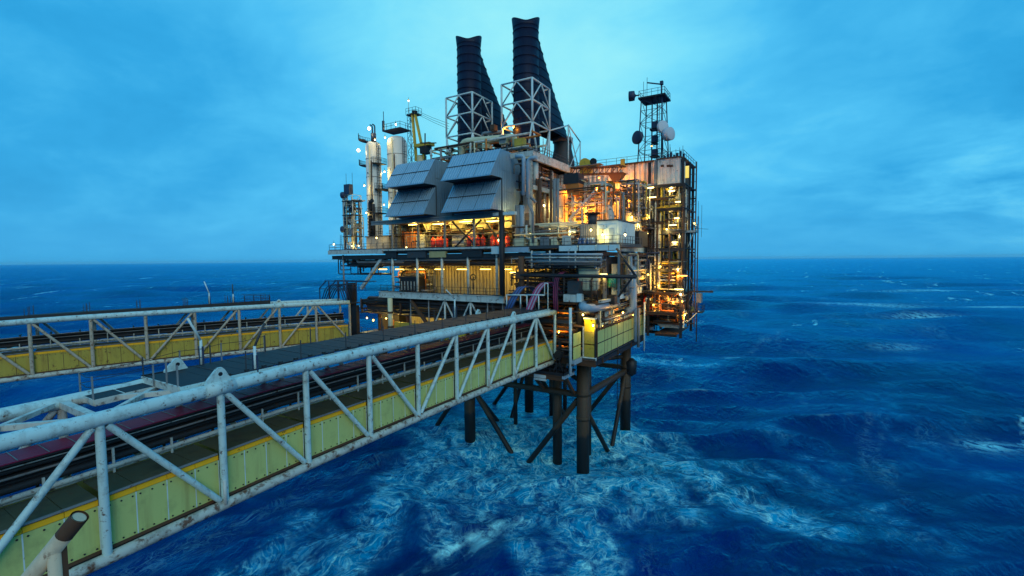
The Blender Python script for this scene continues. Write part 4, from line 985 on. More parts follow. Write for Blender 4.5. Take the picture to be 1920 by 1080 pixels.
for i, py in enumerate((366,430)):
    c = at(645,py,Y=-1.4); drum(c, (-.96,-.28,0), .62, .8, ('upper blue-grey drum antenna at the far left, beside the scaffold mast','lower blue-grey drum antenna at the far left, above the railing')[i], NAVY, GREY)
    MB().tube(c+V(.7,.2,-1.6 if i == 0 else -3.8), c+V(.7,.2,.6), .07, 8).build('antenna_post', GREY, mast)
ladder(mn, at(638,462,Y=-2.0), at(638,440,Y=-2.0))
cr = thing('crane', 'yellow A-frame crane mast with ladder tower behind the left air intake', 'crane', (-41,12,46))
for a, b in (((773,212),(781,302)),((778,212),(796,298))):
    MB().beam(at(*a,Y=12.0), at(*b,Y=12.0), .36, .5).build('yellow_leg', YEL, cr)
lattice(cr, [(-44.0,12),(-43.1,12),(-43.1,13),(-44.0,13)], tuple(46+1.3*k for k in range(12)), 1.0, NAVY, .05, .045)
c = at(773,213,Y=12.0); MB().box(c.x-1.4,11.6,c.z-.25,c.x+1.3,13.4,c.z-.1).build('head_platform', DARK, cr)
rail(cr, [(c.x-1.4,11.6,c.z-.1),(c.x+1.3,11.6,c.z-.1),(c.x+1.3,13.4,c.z-.1)], h=1.2, step=.9, mt=NAVY, toe=False)
MB().tube(c+V(.2,.5,-.2), c+V(.2,.5,.6), .6, 12).build('sheave_housing', DARK, cr); MB().tube(at(766,212,Y=12.0), at(766,190,Y=12.0), .05, 6).build('lamp_pole', WHITE2, cr)
c2 = at(792,272,Y=12.0); MB().box(c2.x-1.6,11.5,c2.z-.3,c2.x+2.2,13.2,c2.z+.3).build('winch_beam', YEL, cr); MB().box(c2.x-.2,11.4,c2.z-1.8,c2.x+1.6,13,c2.z-.4).build('winch', DARK, cr)
MB().beam(at(788,268,Y=11.5), at(818,268,Y=11.5), .18, .18).build('jib', DARK, cr); MB().beam(at(797,250,Y=11.5), at(797,300,Y=11.5), .18, .18).build('post', DARK, cr)
for k in range(3): MB().path([at(782,208+3*k,Y=12.0), at(812,221+4*k,Y=11.0), at(842,232+5*k,Y=9.0)], .03, 4).build('stay_wire', DARK, cr)
MB().tube((-40.8,12.6,31.8),(-40.8,12.6,51.5),1.0,14).build('pedestal', CREAM, cr)

# ================================================================== accommodation block at the back right
ab = thing('clad_module', 'long rust-streaked white module along the top right, above the orange-lit area', 'module', (-1,24,42.3))
corr((-9.5,20,42.35), (14.3,0,0), (0,0,4.05), (0,-1,0), 8, 1, ab, WALLW, pitch=.9, depth=.2, name='wall_sheet')
MB().box(-9.5,20.12,31.9,4.8,30,46.2).build('core', DGREY, ab)
MB().box(-9.7,19.6,46.4,9.4,30.2,46.62).build('roof', RUSTY, ab); MB().box(-9.7,19.75,42.1,5.0,20.0,42.35).build('skirt', RUSTY, ab)
corr((-9.3,20,32.2), (13.8,0,0), (0,0,9.6), (0,-1,0), 9, 2, ab, WALLW, pitch=.38, depth=.10, name='lower_sheet')
for x in (-9.2,-2.6,1.2,4.75): MB().beam((x,19.8,42.3),(x,19.8,46.4),.16,.12).build('downpipe', RUSTY, ab)
rail(ab, [(-9.5,19.7,46.6),(9.3,19.7,46.6),(9.3,30,46.6)], mt=DGREY, toe=False, step=1.9)
cb = thing('cabin', 'pale box cabin hung at the top right corner with three small vents', 'cabin', (7.4,19,42.1))
MB().box(5.6,17.9,42.15,9.15,22,46.2).build('shell', WALLW, cb); MB().box(5.5,17.8,42.0,9.25,22.1,42.15).build('floor', ORANGE, cb); MB().box(5.5,17.75,46.2,9.3,22.1,46.4).build('roof', RUSTY, cb)
for px in (1242,1253,1259): 
    c = at(px,311,Y=17.88); MB().box(c.x-.25,17.84,c.z-.18,c.x+.25,17.9,c.z+.18).build('vent', RUSTY, cb)
for k in range(6): MB().beam((5.75+.66*k,17.88,42.3),(5.75+.66*k,17.88,46.1),.05,.05).build('wall_rib', WALLW, cb)
MB().beam((9.17,18.3,46),(9.17,20.6,42.4),.1,.1).build('brace', NAVY, cb)
MB().ibeam(V(5.2,18.4,31.9),V(5.2,18.4,46.3),.5,.5,up=(0,1,0)).build('column', GREY, cb)
# equipment on the roof
yl = thing('hose_reel', 'yellow cable reel standing on the roof edge left of the tower', 'reel', at(1101,318,Y=13.0))
c = at(1100,308,Y=13.0); MB().lathe(c-V(.2,.5,0), (0,1,0), [(0,.95),(.1,.95),(.12,.5),(.9,.5),(.92,.95),(1.02,.95)], 18).build('reel', YEL, yl)
MB().box(c.x-1.1,12.6,c.z-1.7,c.x+.9,13.6,c.z-.9).build('stand', YEL, yl); MB().lathe(c+V(1.1,0,.35), (0,1,0), [(0,.55),(.4,.55)], 14).build('motor', DARK, yl)
yb = thing('lifebelt_box', 'small yellow cabinet on the roof railing', 'cabinet', at(1168,310,Y=19.6)); c = at(1168,305,Y=19.6)
MB().box(c.x-.35,19.3,c.z-.9,c.x+.35,19.7,c.z+.6).build('casing', YEL, yb); MB().box(c.x-.3,19.26,c.z-.8,c.x+.3,19.3,c.z+.5).build('door', YEL, yb)
hl = thing('roof_lattice', 'low rust-red lattice gantry running along the module roof', 'gantry', (-3,13,44))
for z in (43.9,45.0):
    for y in (12,13.2): MB().beam((-7.2,y,z+.35),(1.8,y,z-.3),.18,.18).build('chord', RUSTY, hl)
for k in range(9): x = -7.2+k; f = -.072*k; MB().beam((x,12,44.25+f),(x+1,12,45.3+f),.09,.09).build('lacing', RUSTY, hl); MB().beam((x,12,44.25+f),(x,12,45.35+f),.09,.09).build('lacing', RUSTY, hl); MB().beam((x,12,45.3+f),(x,13.2,45.3+f),.1,.1).build('lacing', RUSTY, hl)
MB().box(-7.4,11.9,45.4,-2,13.4,45.5).build('walkway', GREY, hl)
for x in (-6.8,1.2): MB().ibeam(V(x,12.6,31.9),V(x,12.6,44.2),.35,.35,up=(0,1,0)).build('column', WHITE2, hl)
c = at(1155,330,Y=12.0); MB().hexa([(c.x-.4,12,c.z-1.0),(c.x+.4,12,c.z-1.0),(c.x+.4,13,c.z-1.0),(c.x-.4,13,c.z-1.0),(c.x-1.4,12,c.z+.4),(c.x+1.4,12,c.z+.4),(c.x+1.4,13,c.z+.4),(c.x-1.4,13,c.z+.4)]).build('hopper', RUSTY, hl)

# ================================================================== telecom tower
tw = thing('telecom_tower', 'dark lattice communications tower on the module roof with a railed top platform', 'tower', (3.2,24,46.6))
tcs = [(1.0,22.3),(5.4,22.3),(5.4,26.5),(1.0,26.5)]
lattice(tw, tcs, (46.6,49.0,51.4,53.8,56.0,58.0), 0.80, NAVY, .10, .07)
MB().box(1.0,22.2,58.0,5.6,26.6,58.25).build('platform', DARK, tw)
rail(tw, [(1.1,22.3,58.25),(5.5,22.3,58.25),(5.5,26.5,58.25),(1.1,26.5,58.25),(1.1,22.3,58.25)], mt=NAVY, toe=False, step=1.1)
for x in (3.0,3.9,4.7): MB().tube((x,24,46.6),(x,24,58),.12,8).build('cable_duct', NAVY, tw)
for z, w in ((52.6,1.6),(47.9,1.4),(50.2,.8)):
    MB().box(3.6-w/2,23.2,z,3.6+w/2,24.6,z+.25).build('rest_platform', DARK, tw); MB().box(3.2,23,z+.25,4.2,23.8,z+1.3).build('equipment', NAVY, tw)
ladder(tw, (4.2,22.6,46.6), (4.2,22.6,58))
MB().tube((4.6,24,58.25),(4.6,24,60.6),.14,8).build('aerial_mast', NAVY, tw); MB().box(4.35,23.7,60.3,4.85,24.3,60.9).build('gearbox', NAVY, tw)
rb = at(1213,155,Y=24.0); re_ = at(1240,158,Y=24.0); MB().beam(rb, re_, .16, .2).build('radar_bar', NAVY, tw)
for x, h in ((1.9,2.6),(2.5,3.2),(6.5,2.0)): MB().tube((x,22.4,58.25 if x < 6 else 46.6),(x,22.4,58.25+h if x < 6 else 49.5),.04,5).build('whip_aerial', NAVY, tw)
for x in (6.2,7.1,8.0,8.6,9.1): MB().tube((x,20,46.6),(x,20,48+.4*(x % 2)),.035,5).build('whip_aerial', DARK, tw)
for k in range(7): MB().box(6.0+.5*k,20.2,46.62,6.3+.5*k,20.7,47.2+.25*(k % 3)).build('roof_box', NAVY, tw)
drum(at(1186,180,Y=22.2), (-.98,-.2,0), .85, 1.1, 'drum antenna facing left at the top of the lattice tower', NAVY)
drum(at(1196,258,Y=21.8), (-.5,-.85,0), 1.15, .6, 'large dark round antenna low on the left of the tower', NAVY, NAVY)
drum(at(1242,238,Y=22.0), (.75,-.65,0), 1.05, .5, 'upper pale round antenna on the right of the tower', DISH)
drum(at(1252,252,Y=22.0), (.9,-.42,0), 1.1, 1.2, 'lower pale drum antenna on the right of the tower', DISH)

# ================================================================== solid cores behind the open bays
co = thing('enclosed_core', 'dark walled core of the platform behind the open bays of every level', 'enclosure', (-18,12,17))
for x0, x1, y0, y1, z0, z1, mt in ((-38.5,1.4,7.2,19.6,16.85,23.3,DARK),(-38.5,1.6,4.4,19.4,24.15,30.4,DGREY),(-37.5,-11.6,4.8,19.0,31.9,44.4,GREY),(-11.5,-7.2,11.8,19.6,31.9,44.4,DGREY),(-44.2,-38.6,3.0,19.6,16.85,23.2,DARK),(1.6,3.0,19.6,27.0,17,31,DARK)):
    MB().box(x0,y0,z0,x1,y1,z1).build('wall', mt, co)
corr((-11.3,11.6,32.0), (4.0,0,0), (0,0,12.3), (0,-1,0), 3, 3, co, WALLW, pitch=.38, depth=.08, name='wall_sheet')
corr((-11.2,2.75,37.2), (1.9,0,0), (0,0,7.6), (0,-1,0), 1, 2, co, WALLW, pitch=.38, depth=.08, name='wall_sheet')
MB().box(-11.2,2.9,31.9,-9.4,11.5,44.4).build('wall', GREY, co)
# ================================================================== orange-lit bay in the middle
of = thing('process_frame', 'orange-lit white portal frame with diagonal brace and stairs in the middle of the platform', 'steel frame', (-3,5,32))
for x in (-5.6,-1.7,.9): MB().ibeam(V(x,5,31.9),V(x,5,41.3),.36,.36,up=(0,1,0)).build('column', WHITE2, of); MB().ibeam(V(x,9,31.9),V(x,9,41.3),.3,.3,up=(0,1,0)).build('column', WHITE2, of)
for z in (35.6,38.2,41.2): MB().ibeam(V(-5.9,5,z),V(1.2,5,z),.3,.4).build('beam', WHITE2, of)
for z in (35.6,41.2):
    for x in (-5.6,.9): MB().ibeam(V(x,5,z),V(x,9,z),.25,.35).build('beam', WHITE2, of)
MB().beam((-5.4,4.95,35.8),(-1.6,4.95,41),.3,.3).build('brace', WHITE2, of); MB().beam((-1.5,4.95,35.4),(.8,4.95,32),.22,.22).build('brace', WHITE2, of); MB().beam((-5.4,4.95,35.4),(-3.4,4.95,32),.2,.2).build('brace', WHITE2, of)
MB().box(-5.8,4.9,35.75,1.2,9,35.85).build('walkway', DARK, of); rail(of, [(-5.8,4.9,35.85),(1.2,4.9,35.85)], mt=YEL, toe=False)
rail(of, [(-5.8,4.9,41.4),(1.2,4.9,41.4)], mt=RUSTY, toe=False)
db = thing('dark_hopper', 'dark box hopper with orange-lit underside, above the portal frame', 'hopper', at(1070,342,Y=2.5)); c = at(1070,335,Y=2.5)
MB().box(c.x-1.2,2.5,c.z-.7,c.x+1.2,4.6,c.z+.75).build('box', DARK, db); MB().hexa([(c.x-.5,2.8,c.z-2.4),(c.x+1.2,2.8,c.z-2.4),(c.x+1.2,4.4,c.z-2.4),(c.x-.5,4.4,c.z-2.4),(c.x-1.0,2.6,c.z-.7),(c.x+1.2,2.6,c.z-.7),(c.x+1.2,4.5,c.z-.7),(c.x-1.0,4.5,c.z-.7)]).build('chute', ORANGE, db)
MB().beam((c.x,3.6,31.9),(c.x,3.6,c.z-2.4),.4,.4).build('leg', WHITE2, db)
gb = thing('green_shed', 'dark green corrugated shed below the roof gantry', 'shed', (-1.5,15,40)); corr((-4.8,14.5,40.2),(4.4,0,0),(0,0,2.6),(0,-1,0),4,1,gb,GREENP,pitch=.4,depth=.06); MB().box(-4.9,14.3,42.8,-.2,16.5,42.95).build('roof', DGREY, gb); MB().box(-1.9,14.3,40.2,-1.6,14.5,42.8).build('corner_post', YEL, gb)
MB().box(-4.9,14.3,40.0,-.2,16.5,40.2).build('floor', RUSTY, gb); MB().beam((-2.4,15.6,31.9),(-2.4,15.6,40),.5,.5).build('leg', WHITE2, gb)
kt = thing('knockout_drum', 'upright orange-lit rounded drum in the sodium light', 'tank', (2.2,13,32)); vessel('', '', '', (2.4,13,32.4), 1.25, 5.2, WHITE2, parent=kt); MB().tube((2.4,13,31.9),(2.4,13,32.6),.9,16).build('skirt', RUSTY, kt)
for k in range(3): MB().tube((3.6+.35*k,12.4,32),(3.6+.35*k,12.4,38),.12,8).build('riser', GREY, kt)
rp = thing('rounded_duct', 'orange-lit rounded duct bend beside the portal frame', 'duct', (-1,7,32)); MB().path([(-1.0,7.2,32.4),(-1.0,7.2,37.6),(1.2,7.2,37.6),(1.2,7.2,34)], .75, 14, 1.2).build('duct', WHITE2, rp)
pipes('sodium_pipework', 'dense orange-lit pipework behind the portal frame', (-7,6,32,3,11.4,40), 50, 31, .05, .2, [WHITE2, ORANGE, GREY, RUSTY, CREAM, DGREY])
pipes('portal_pipework', 'thin orange-lit pipes and rails woven through the portal frame', (-6,2.2,34.5,2.6,5.2,41.6), 26, 33, .04, .13, [WHITE2, ORANGE, RUSTY, CREAM, GREY])
pipes('drum_pipework', 'lamp-lit pipes round the upright orange drum', (1.6,8.5,35.4,5.2,14,41.8), 44, 35, .04, .13, [WHITE2, GREY, RUSTY, CREAM, DGREY, YEL])
st_ = thing('stair_flight', 'pale stair flight climbing beside the portal frame', 'stairs', (-3,3.5,35.8))
for z0, xa, xb in ((31.9,.8,-3.2),(35.8,-3.4,.6)):
    for dy in (0,.9): MB().beam((xa,2.6+dy,z0),(xb,2.6+dy,z0+3.9),.08,.28).build('stringer', WHITE2, st_)
    for k in range(12): f = (k+.5)/12; MB().box(xa+(xb-xa)*f-.14,2.62,z0+3.9*f-.02,xa+(xb-xa)*f+.14,3.48,z0+3.9*f+.02).build('tread', GREY, st_)
    MB().beam((xa,2.6,z0+1),(xb,2.6,z0+4.9),.06,.06).build('hand_rail', YEL, st_)
# tall pipes and grey risers just right of the air intake
rs = thing('riser_pipes', 'two pale blue bent riser pipes next to the right air intake', 'pipework', (-8,-2,32))
for px, pt_, pb, r_, mt in ((982,292,366,.30,BLUEP),(990,297,372,.27,BLUEP)):
    a = at(px,pt_,Y=-2.2); b = at(px,pb,Y=-2.2); o = V(-1.3 if px == 982 else 1.4,0,0); MB().path([a+o,a,b], r_, 12, .7).build('riser', mt, rs)
MB().path([at(990,360,Y=-2.2),at(991,385,Y=-2.2),at(999,398,Y=-2.2),at(1000,455,Y=-2.2)], .2, 10, .5).build('riser', GREY, rs)
MB().path([at(976,360,Y=-1.8),at(998,372,Y=-1.8),at(1005,380,Y=-1.8)], .2, 10, .5).build('branch', GREY, rs)
for px in (971,979): MB().tube(at(px,385,Y=-1.5), at(px,462,Y=-1.5), .34 if px == 979 else .45, 12).build('grey_duct', (BLUEP, GREY)[px == 971], rs)
for px, r_ in ((1012,.3),(1006,.16),(1033,.18),(1040,.26),(1046,.2)): MB().tube(at(px,335,Y=1.0), at(px,458,Y=1.0), r_, 10).build('riser', (WHITE2,RUSTY,GREY)[px % 3], rs)
mp_ = thing('mid_platform', 'small railed platform with rusty underside below the pale girder', 'platform', (-8,4,40.4))
MB().box(-10.6,-.3,40.35,-7.9,8.6,40.55).build('floor', RUSTY, mp_)
for a, b in ((-.3,2.6),(2.8,5.5),(5.7,8.5)): MB().box(-8.0,a,40.3,-7.7,b,40.95).build('kick_plate', WHITE2, mp_)
rail(mp_, [(-7.85,-.3,40.6),(-7.85,8.5,40.6)], mt=GREY, toe=False); MB().ibeam(V(-8,4,31.9),V(-8,4,40.3),.3,.3,up=(0,1,0)).build('column', GREY, mp_)
MB().tube((-8.3,1.5,40.6),(-8.3,1.5,44.5),.45,12).build('white_vessel', WHITE2, mp_); MB().box(-10.5,6,40.6,-9.5,12,44.4).build('grey_house', DGREY, mp_)
pipes('mid_platform_pipework', 'dark pipework and valves on the small platform below the pale girder', (-11,-.2,40.7,-8.3,8,44.3), 34, 41, .05, .16, [DARK, GREY, RUSTY, NAVY, WHITE2])
pipes('main_deck_pipework', 'yellow-lit pipes and valves on the main deck between the air intake and the white building', (-10.5,-2,32,0,3,35), 70, 43, .05, .18, [CREAM, GREY, WHITE2, DARK, RUSTY])
cy = thing('cream_vessel', 'tall yellow-lit cream vessel behind the risers on the main deck', 'tank', (-6,4,31.9)); vessel('', '', '', (-6.0,4.6,32.2), 1.5, 8.6, CREAM, parent=cy); MB().tube((-6,4.6,31.9),(-6,4.6,32.4),1.2,16).build('skirt', RUSTY, cy)
for k in range(4): MB().tube((-6.9+.55*k,3.0,32),(-6.9+.55*k,3.0,36.3-.3*(k % 2)),.11,8).build('riser', (CREAM,WHITE2)[k % 2], cy)
skd = thing('pump_skid', 'cream pump skid with pipe rail on the main deck edge', 'machine', (-5,-1.5,31.9)); 
for k, (w, h) in enumerate(((1.2,1.0),(1.4,1.2),(1.0,.9),(1.3,1.3))): MB().box(-7.3+1.7*k,-2.2,32,-7.3+1.7*k+w,-1.0,32+h).build('pump', (CREAM,GREY,CREAM,WHITE2)[k], skd)
MB().tube((-9.8,-2.4,33.6),(-.6,-2.4,33.6),.12,8).build('header_pipe', CREAM, skd); MB().box(-9.9,-2.3,32,-8.2,-1.2,33.1).build('pump', CREAM, skd)

# ================================================================== small white building on the main deck corner
wb = thing('deck_house', 'small white corrugated deck house with a lit door on the main deck corner', 'deck house', (3,-1,31.9))
corr((.2,-1.6,32.0),(2.6,0,0),(0,0,2.7),(0,-1,0),2,1,wb,GREY,pitch=.32,depth=.08,name='wall_sheet'); MB().box(.2,-1.5,31.95,2.8,4,34.7).build('core', GREY, wb)
MB().box(2.85,-2.2,31.95,5.6,5.5,35.0).build('core', WHITE, wb); MB().box(2.75,-2.3,35.0,5.75,5.7,35.15).build('roof', DGREY, wb)
for k in range(2): MB().box(2.95+1.3*k,-2.26,32.1,4.1+1.3*k,-2.2,34.5).build('wall_panel', WHITE, wb)
for k in range(5): MB().box(5.6,-2.1+1.5*k,32.05,5.66,-.7+1.5*k,34.9).build('wall_panel', WHITE, wb)
MB().box(3.15,-2.31,32.1,3.85,-2.26,34.0).build('door', CREAM, wb); MB().box(4.5,-2.31,32.1,5.2,-2.26,34.0).build('door', BLUEP, wb)
MB().box(-.2,-3,31.6,6.3,7,31.92).build('floor', DGREY, wb); rail(wb, [(.0,-2.9,31.95),(6.2,-2.9,31.95),(6.2,6.8,31.95)], mt=DGREY, step=1.1)
for a, b in ((3.2,4.7),(4.8,6.2)): MB().box(a,-3.1,31.15,b,-2.92,31.85).build('edge_beam', WHITE, wb)
MB().tube((1.0,.8,34.7),(1.0,.8,36.3),.6,14).build('vent_drum', DGREY, wb); MB().tube((1.0,.8,36.3),(1.0,.8,36.45),1.1,14).build('vent_cap', RUSTY, wb)
MB().ibeam(V(6.0,-2.7,24.4),V(6.0,-2.7,31.6),.25,.25,up=(0,1,0)).build('prop', GREY, wb)
bd = thing('blue_drums', 'blue drums standing behind the railing beside the deck house', 'drum', (1.2,-2.3,31.95))
for k in range(4): MB().lathe((.5+.62*k,-2.35,31.95),(0,0,1),[(0,.27),(.3,.29),(.32,.27),(.6,.29),(.62,.27),(.9,.26)],12).build('drum', BLUEH, bd)

# ================================================================== right-hand wing
ew = thing('stair_tower', 'dark stair and equipment tower at the right end, full of small lamps', 'tower', (7,22,17))
for x, y in ((4.2,18.2),(9.5,18.2),(9.5,27),(4.2,27)): MB().ibeam(V(x,y,17),V(x,y,46),.4,.4,up=(0,1,0)).build('column', DARK, ew)
for z, fa, fb_ in ((17.5,5.5,9.0),(21.0,4.0,9.0),(24.4,4.0,10.0),(28.2,4.0,8.2),(31.6,4.0,10.0),(34.4,6.4,10.0),(36.0,4.0,6.8),(38.1,5.6,10.0),(39.9,4.0,7.4),(41.9,4.0,10.0)): MB().box(fa,17.6,z,fb_,27.2,z+.16).build('floor', DARK if z > 20 else RUSTY, ew); MB().ibeam(V(fa,17.7,z-.15),V(fb_,17.7,z-.15),.2,.3).build('edge_beam', (RUSTY,DGREY,DARK)[int(z) % 3], ew)
for z in (21.16,24.56,28.36,31.76,34.56,38.26): rail(ew, [(4.0,17.65,z),(10.0,17.65,z)], mt=DGREY, toe=False, step=1.2)
for k, (z0, z1) in enumerate(((24.5,28.2),(28.3,31.6),(31.7,34.4),(34.5,38.1),(38.2,41.9))):
    a, b = ((4.6,9.0) if k % 2 == 0 else (9.0,4.6)); MB().beam((a,18.6,z0),(b,18.6,z1),.9,.18).build('stair_flight', RUSTY, ew)
corr((4.3,21.5,24.5),(5.2,0,0),(0,0,17.3),(0,-1,0),4,5,ew,DGREY,pitch=.35,depth=.06,name='wall_sheet')
pipes('stair_tower_pipework', 'crowded lamp-lit pipes and valves inside the right-hand tower', (4.4,17.8,25,9.8,21.2,41.7), 230, 51, .05, .17, [CREAM, GREY, RUSTY, DGREY, DARK, WHITE2, YEL])
pipes('right_bay_pipework', 'grey and yellow-lit pipework left of the right-hand tower', (1.5,13.5,35.6,5,19,42), 80, 53, .04, .15, [GREY, DGREY, CREAM, NAVY, WHITE2])
bpf = thing('upper_walkway', 'grey railed walkway with lit lamps under the rust-streaked module', 'walkway', (3,16,38))
MB().box(1.2,14.5,38.0,5.2,19,38.15).build('floor', DARK, bpf); rail(bpf,[(1.2,14.5,38.15),(5.2,14.5,38.15),(5.2,19,38.15)],mt=NAVY,toe=False,step=1.0)
MB().ibeam(V(3.9,14.3,32),V(3.9,14.3,38),.3,.3,up=(0,1,0)).build('column', CREAM, bpf); MB().beam((3.9,14.3,36.2),(5.6,14.3,37.9),.3,.3).build('brace', CREAM, bpf)
MB().box(3.0,14.6,34.9,5.3,18,35.05).build('floor', NAVY, bpf); rail(bpf,[(3.0,14.5,35.05),(5.3,14.5,35.05)],mt=NAVY,toe=False,step=.9)
gm = thing('grey_machine', 'dark machine with small red pipe on the main deck, left of the stair tower', 'machine', (5,9,32)); MB().box(3.4,8.2,31.95,5.4,13,34.0).build('casing', DARK, gm); MB().box(3.3,8.1,34.0,5.5,13.1,34.15).build('lid', DGREY, gm)
MB().path([(3.2,7.6,32),(3.2,7.6,34.3),(3.9,7.6,34.3),(3.9,7.6,33.2)],.08,8,.1).build('red_pipe', REDP, gm); MB().box(2.9,9,34.2,3.8,10.2,34.9).build('valve', RUSTY, gm)
for k in range(26):
    rg = random.Random(900+k); x = rg.uniform(4.4,9.0); z = rg.choice((24.6,28.4,31.8,34.6,38.3)); w = rg.uniform(.5,1.2); h = rg.uniform(.7,2.0)
    MB().box(x,19.2+rg.uniform(-1,1),z,x+w,20.6,z+h).build('cabinet', rg.choice((CREAM,DGREY,RUSTY,GREY,YEL,DARK)), ew)
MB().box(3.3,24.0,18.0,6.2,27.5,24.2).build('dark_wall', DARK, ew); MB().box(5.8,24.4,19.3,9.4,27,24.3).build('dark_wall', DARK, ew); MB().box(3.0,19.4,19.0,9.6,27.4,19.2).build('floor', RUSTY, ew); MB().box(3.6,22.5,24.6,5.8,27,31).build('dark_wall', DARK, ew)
pipes('lower_bay_pipework', 'yellow and red lit pipes and valves above the teal skips', (3.0,19.6,20.2,6.0,23.5,24.0), 70, 57, .05, .16, [CREAM, YEL, REDP, RUSTY, ORANGE, DARK])
pipes('tower_foot_pipework', 'orange-lit pipes and boxes at the foot of the right-hand tower', (5.0,18.4,19.6,9.6,23.5,24.2), 80, 59, .05, .2, [DARK, RUSTY, ORANGE, CREAM, DGREY])
lamp(1262,566,Y=18.2,kind='bulb',label='orange lamp at the foot of the right-hand tower',m_=SODLOW)
lamp(1246,548,Y=18.2,kind='bulb',label='orange lamp at the inner corner of the tower foot',m_=SODLOW)
pipes('side_bay_pipework', 'dark and pale pipework left of the lower half of the right-hand tower', (3.0,17.5,24.6,6.2,22.5,31.0), 90, 58, .05, .16, [DARK, GREY, RUSTY, CREAM, DGREY, NAVY], (.3,.3,.4))
for k in range(12):
    rg = random.Random(700+k); x = rg.uniform(3.0,5.6); y = rg.uniform(19.6,22.5); z = rg.choice((20.6,22.2,24.6,28.0)); w = rg.uniform(.4,.9)
    MB().box(x,y,z,x+w,y+.8,z+rg.uniform(.6,1.6)).build('cabinet', rg.choice((CREAM,DGREY,RUSTY,ORANGE,DARK,WALLY)), ew)
for y in (19.5,23.5): MB().box(3.0,y,24.15,6.3,y+.2,24.5).build('side_beam', WHITE2, ew)
# edge tower on the far right: vertical ladder frame, yellow box with added glow, balcony
et = thing('edge_frame', 'dark vertical ladder frame on the far right edge', 'steel frame', (10.6,22,18))
for x in (9.9,10.9): MB().beam((x,22,18.5),(x,22,46),.30 if x < 10 else .16,.3).build('upright', DARK if x < 10 else RUSTY, et)
for k in range(22): MB().beam((9.9,22,19+k*1.25),(10.9,22,19+k*1.25),.08,.08).build('rung', DGREY, et)
for k in range(8): MB().beam((9.9 if k % 2 else 10.9,22,20+k*2.5),(10.9 if k % 2 else 9.9,22,22.5+k*2.5),.08,.08).build('lacing', GREY, et)
for z in (19,24,31,34.5,40): MB().beam((9.5,22.5,z),(10.9,22.05,z),.2,.2).build('tie', DARK, et)
MB().tube((11.3,22,16),(11.3,22,37),.09,8).build('guide_pole', RUSTY, et)
MB().tube((11.3,22,37),(11.3,22,39.5),.03,5).build('aerial', DARK, et); MB().tube((12.0,21,33.5),(12.0,21,38.7),.03,5).build('aerial', DARK, et)
for z in (19,24,30): MB().beam((10.9,22,z),(11.3,22,z),.08,.08).build('tie', DARK, et)
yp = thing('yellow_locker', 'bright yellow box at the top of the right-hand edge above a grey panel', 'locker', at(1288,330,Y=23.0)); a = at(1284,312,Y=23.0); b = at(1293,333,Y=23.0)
MB().box(a.x,22.8,b.z,b.x,24,a.z).build('yellow_box', GLOWYEL, yp); b2 = at(1293,374,Y=23.0); MB().box(a.x,22.85,b2.z,b.x,24,b.z-.03).build('grey_panel', GREY, yp); MB().box(9.5,22.9,41,a.x,23.4,41.2).build('bracket', DARK, yp)
bl = thing('balcony', 'railed balcony with pale edge sticking out on the right side', 'balcony', (9.5,20,34.3))
MB().box(7.5,19.6,34.3,11.2,22,34.5).build('floor', DARK, bl); MB().box(7.4,19.4,34.25,11.3,19.6,34.6).build('edge_beam', WHITE2, bl); rail(bl,[(9.0,19.6,34.55),(11.2,19.6,34.55),(11.2,22,34.55)],mt=NAVY,toe=False,step=.8)
MB().beam((11,19.8,34.3),(10.2,19.8,32),.12,.12).build('strut', WHITE2, bl); MB().beam((11.2,20,34.9),(13.2,20,34.7),.05,.05).build('side_aerial', DARK, bl)
CZ = 1.15
cage = thing('hose_station', 'dark mesh cage hanging under the right-hand end', 'cage', (7.5,21,19))
for x in (5.9,7.2,8.6): 
    for y in (20,24): MB().beam((x,y,18.2+CZ),(x,y,21.2+CZ),.14,.14).build('post', DARK, cage)
for k in range(14): MB().beam((5.9,19.95,18.35+CZ+.2*k),(8.7,19.95,18.35+CZ+.2*k),.04,.06).build('slat', DGREY, cage)
MB().box(5.8,19.9,18.0+CZ,8.8,24.2,18.2+CZ).build('floor', RUSTY, cage); MB().box(5.9,20.2,18.3+CZ,8.6,23.8,20.9+CZ).build('drum_stack', DARK, cage)
MB().hexa([(5.9,20,17.2+CZ),(8.9,20,17.2+CZ),(8.9,24,17.2+CZ),(5.9,24,17.2+CZ),(4.9,20,18.0+CZ),(8.9,20,18.0+CZ),(8.9,24,18.0+CZ),(4.9,24,18.0+CZ)]).build('skirt', WHITE2, cage)
for x in (9.0,9.6): MB().beam((x,20,17.3+CZ),(x,20,20.4+CZ),.25,.2).build('white_post', WHITE, cage)
for z in (18.2,19.4): MB().beam((9.0,20,z+CZ),(10.2,20,z+CZ+.4),.12,.12).build('white_rail', WHITE, cage)
lb = thing('side_basket', 'bluish basket and railing at the outermost right side', 'basket', (11.5,22,21)); MB().box(10.3,21.5,20.9,12.2,24,21.1).build('floor', DARK, lb); rail(lb,[(10.3,21.5,21.1),(12.2,21.5,21.1),(12.2,24,21.1)],mt=NAVY,toe=False,step=.6); MB().box(10.5,22,21.1,11.5,23.4,22.5).build('crate', BLUEH, lb)
MB().beam((11.8,21.6,21.3),(9.8,21.6,19.2),.16,.16).build('strut', WHITE2, lb); MB().box(10.4,21.8,21.1,11.0,22.6,21.9).build('green_box', GREENP, lb); MB().box(11.2,21.8,22.6,12.0,23.2,24.2).build('grey_box', GREY, lb)
ob = thing('outrigger', 'black boom sticking out to the right of the platform', 'boom', (12,22,24.5)); MB().beam((9.9,22,24.45),(13.7,22,24.5),.26,.26).build('boom', DARK, ob); MB().box(13.4,21.8,24.35,13.8,22.2,24.7).build('tip', DARK, ob)

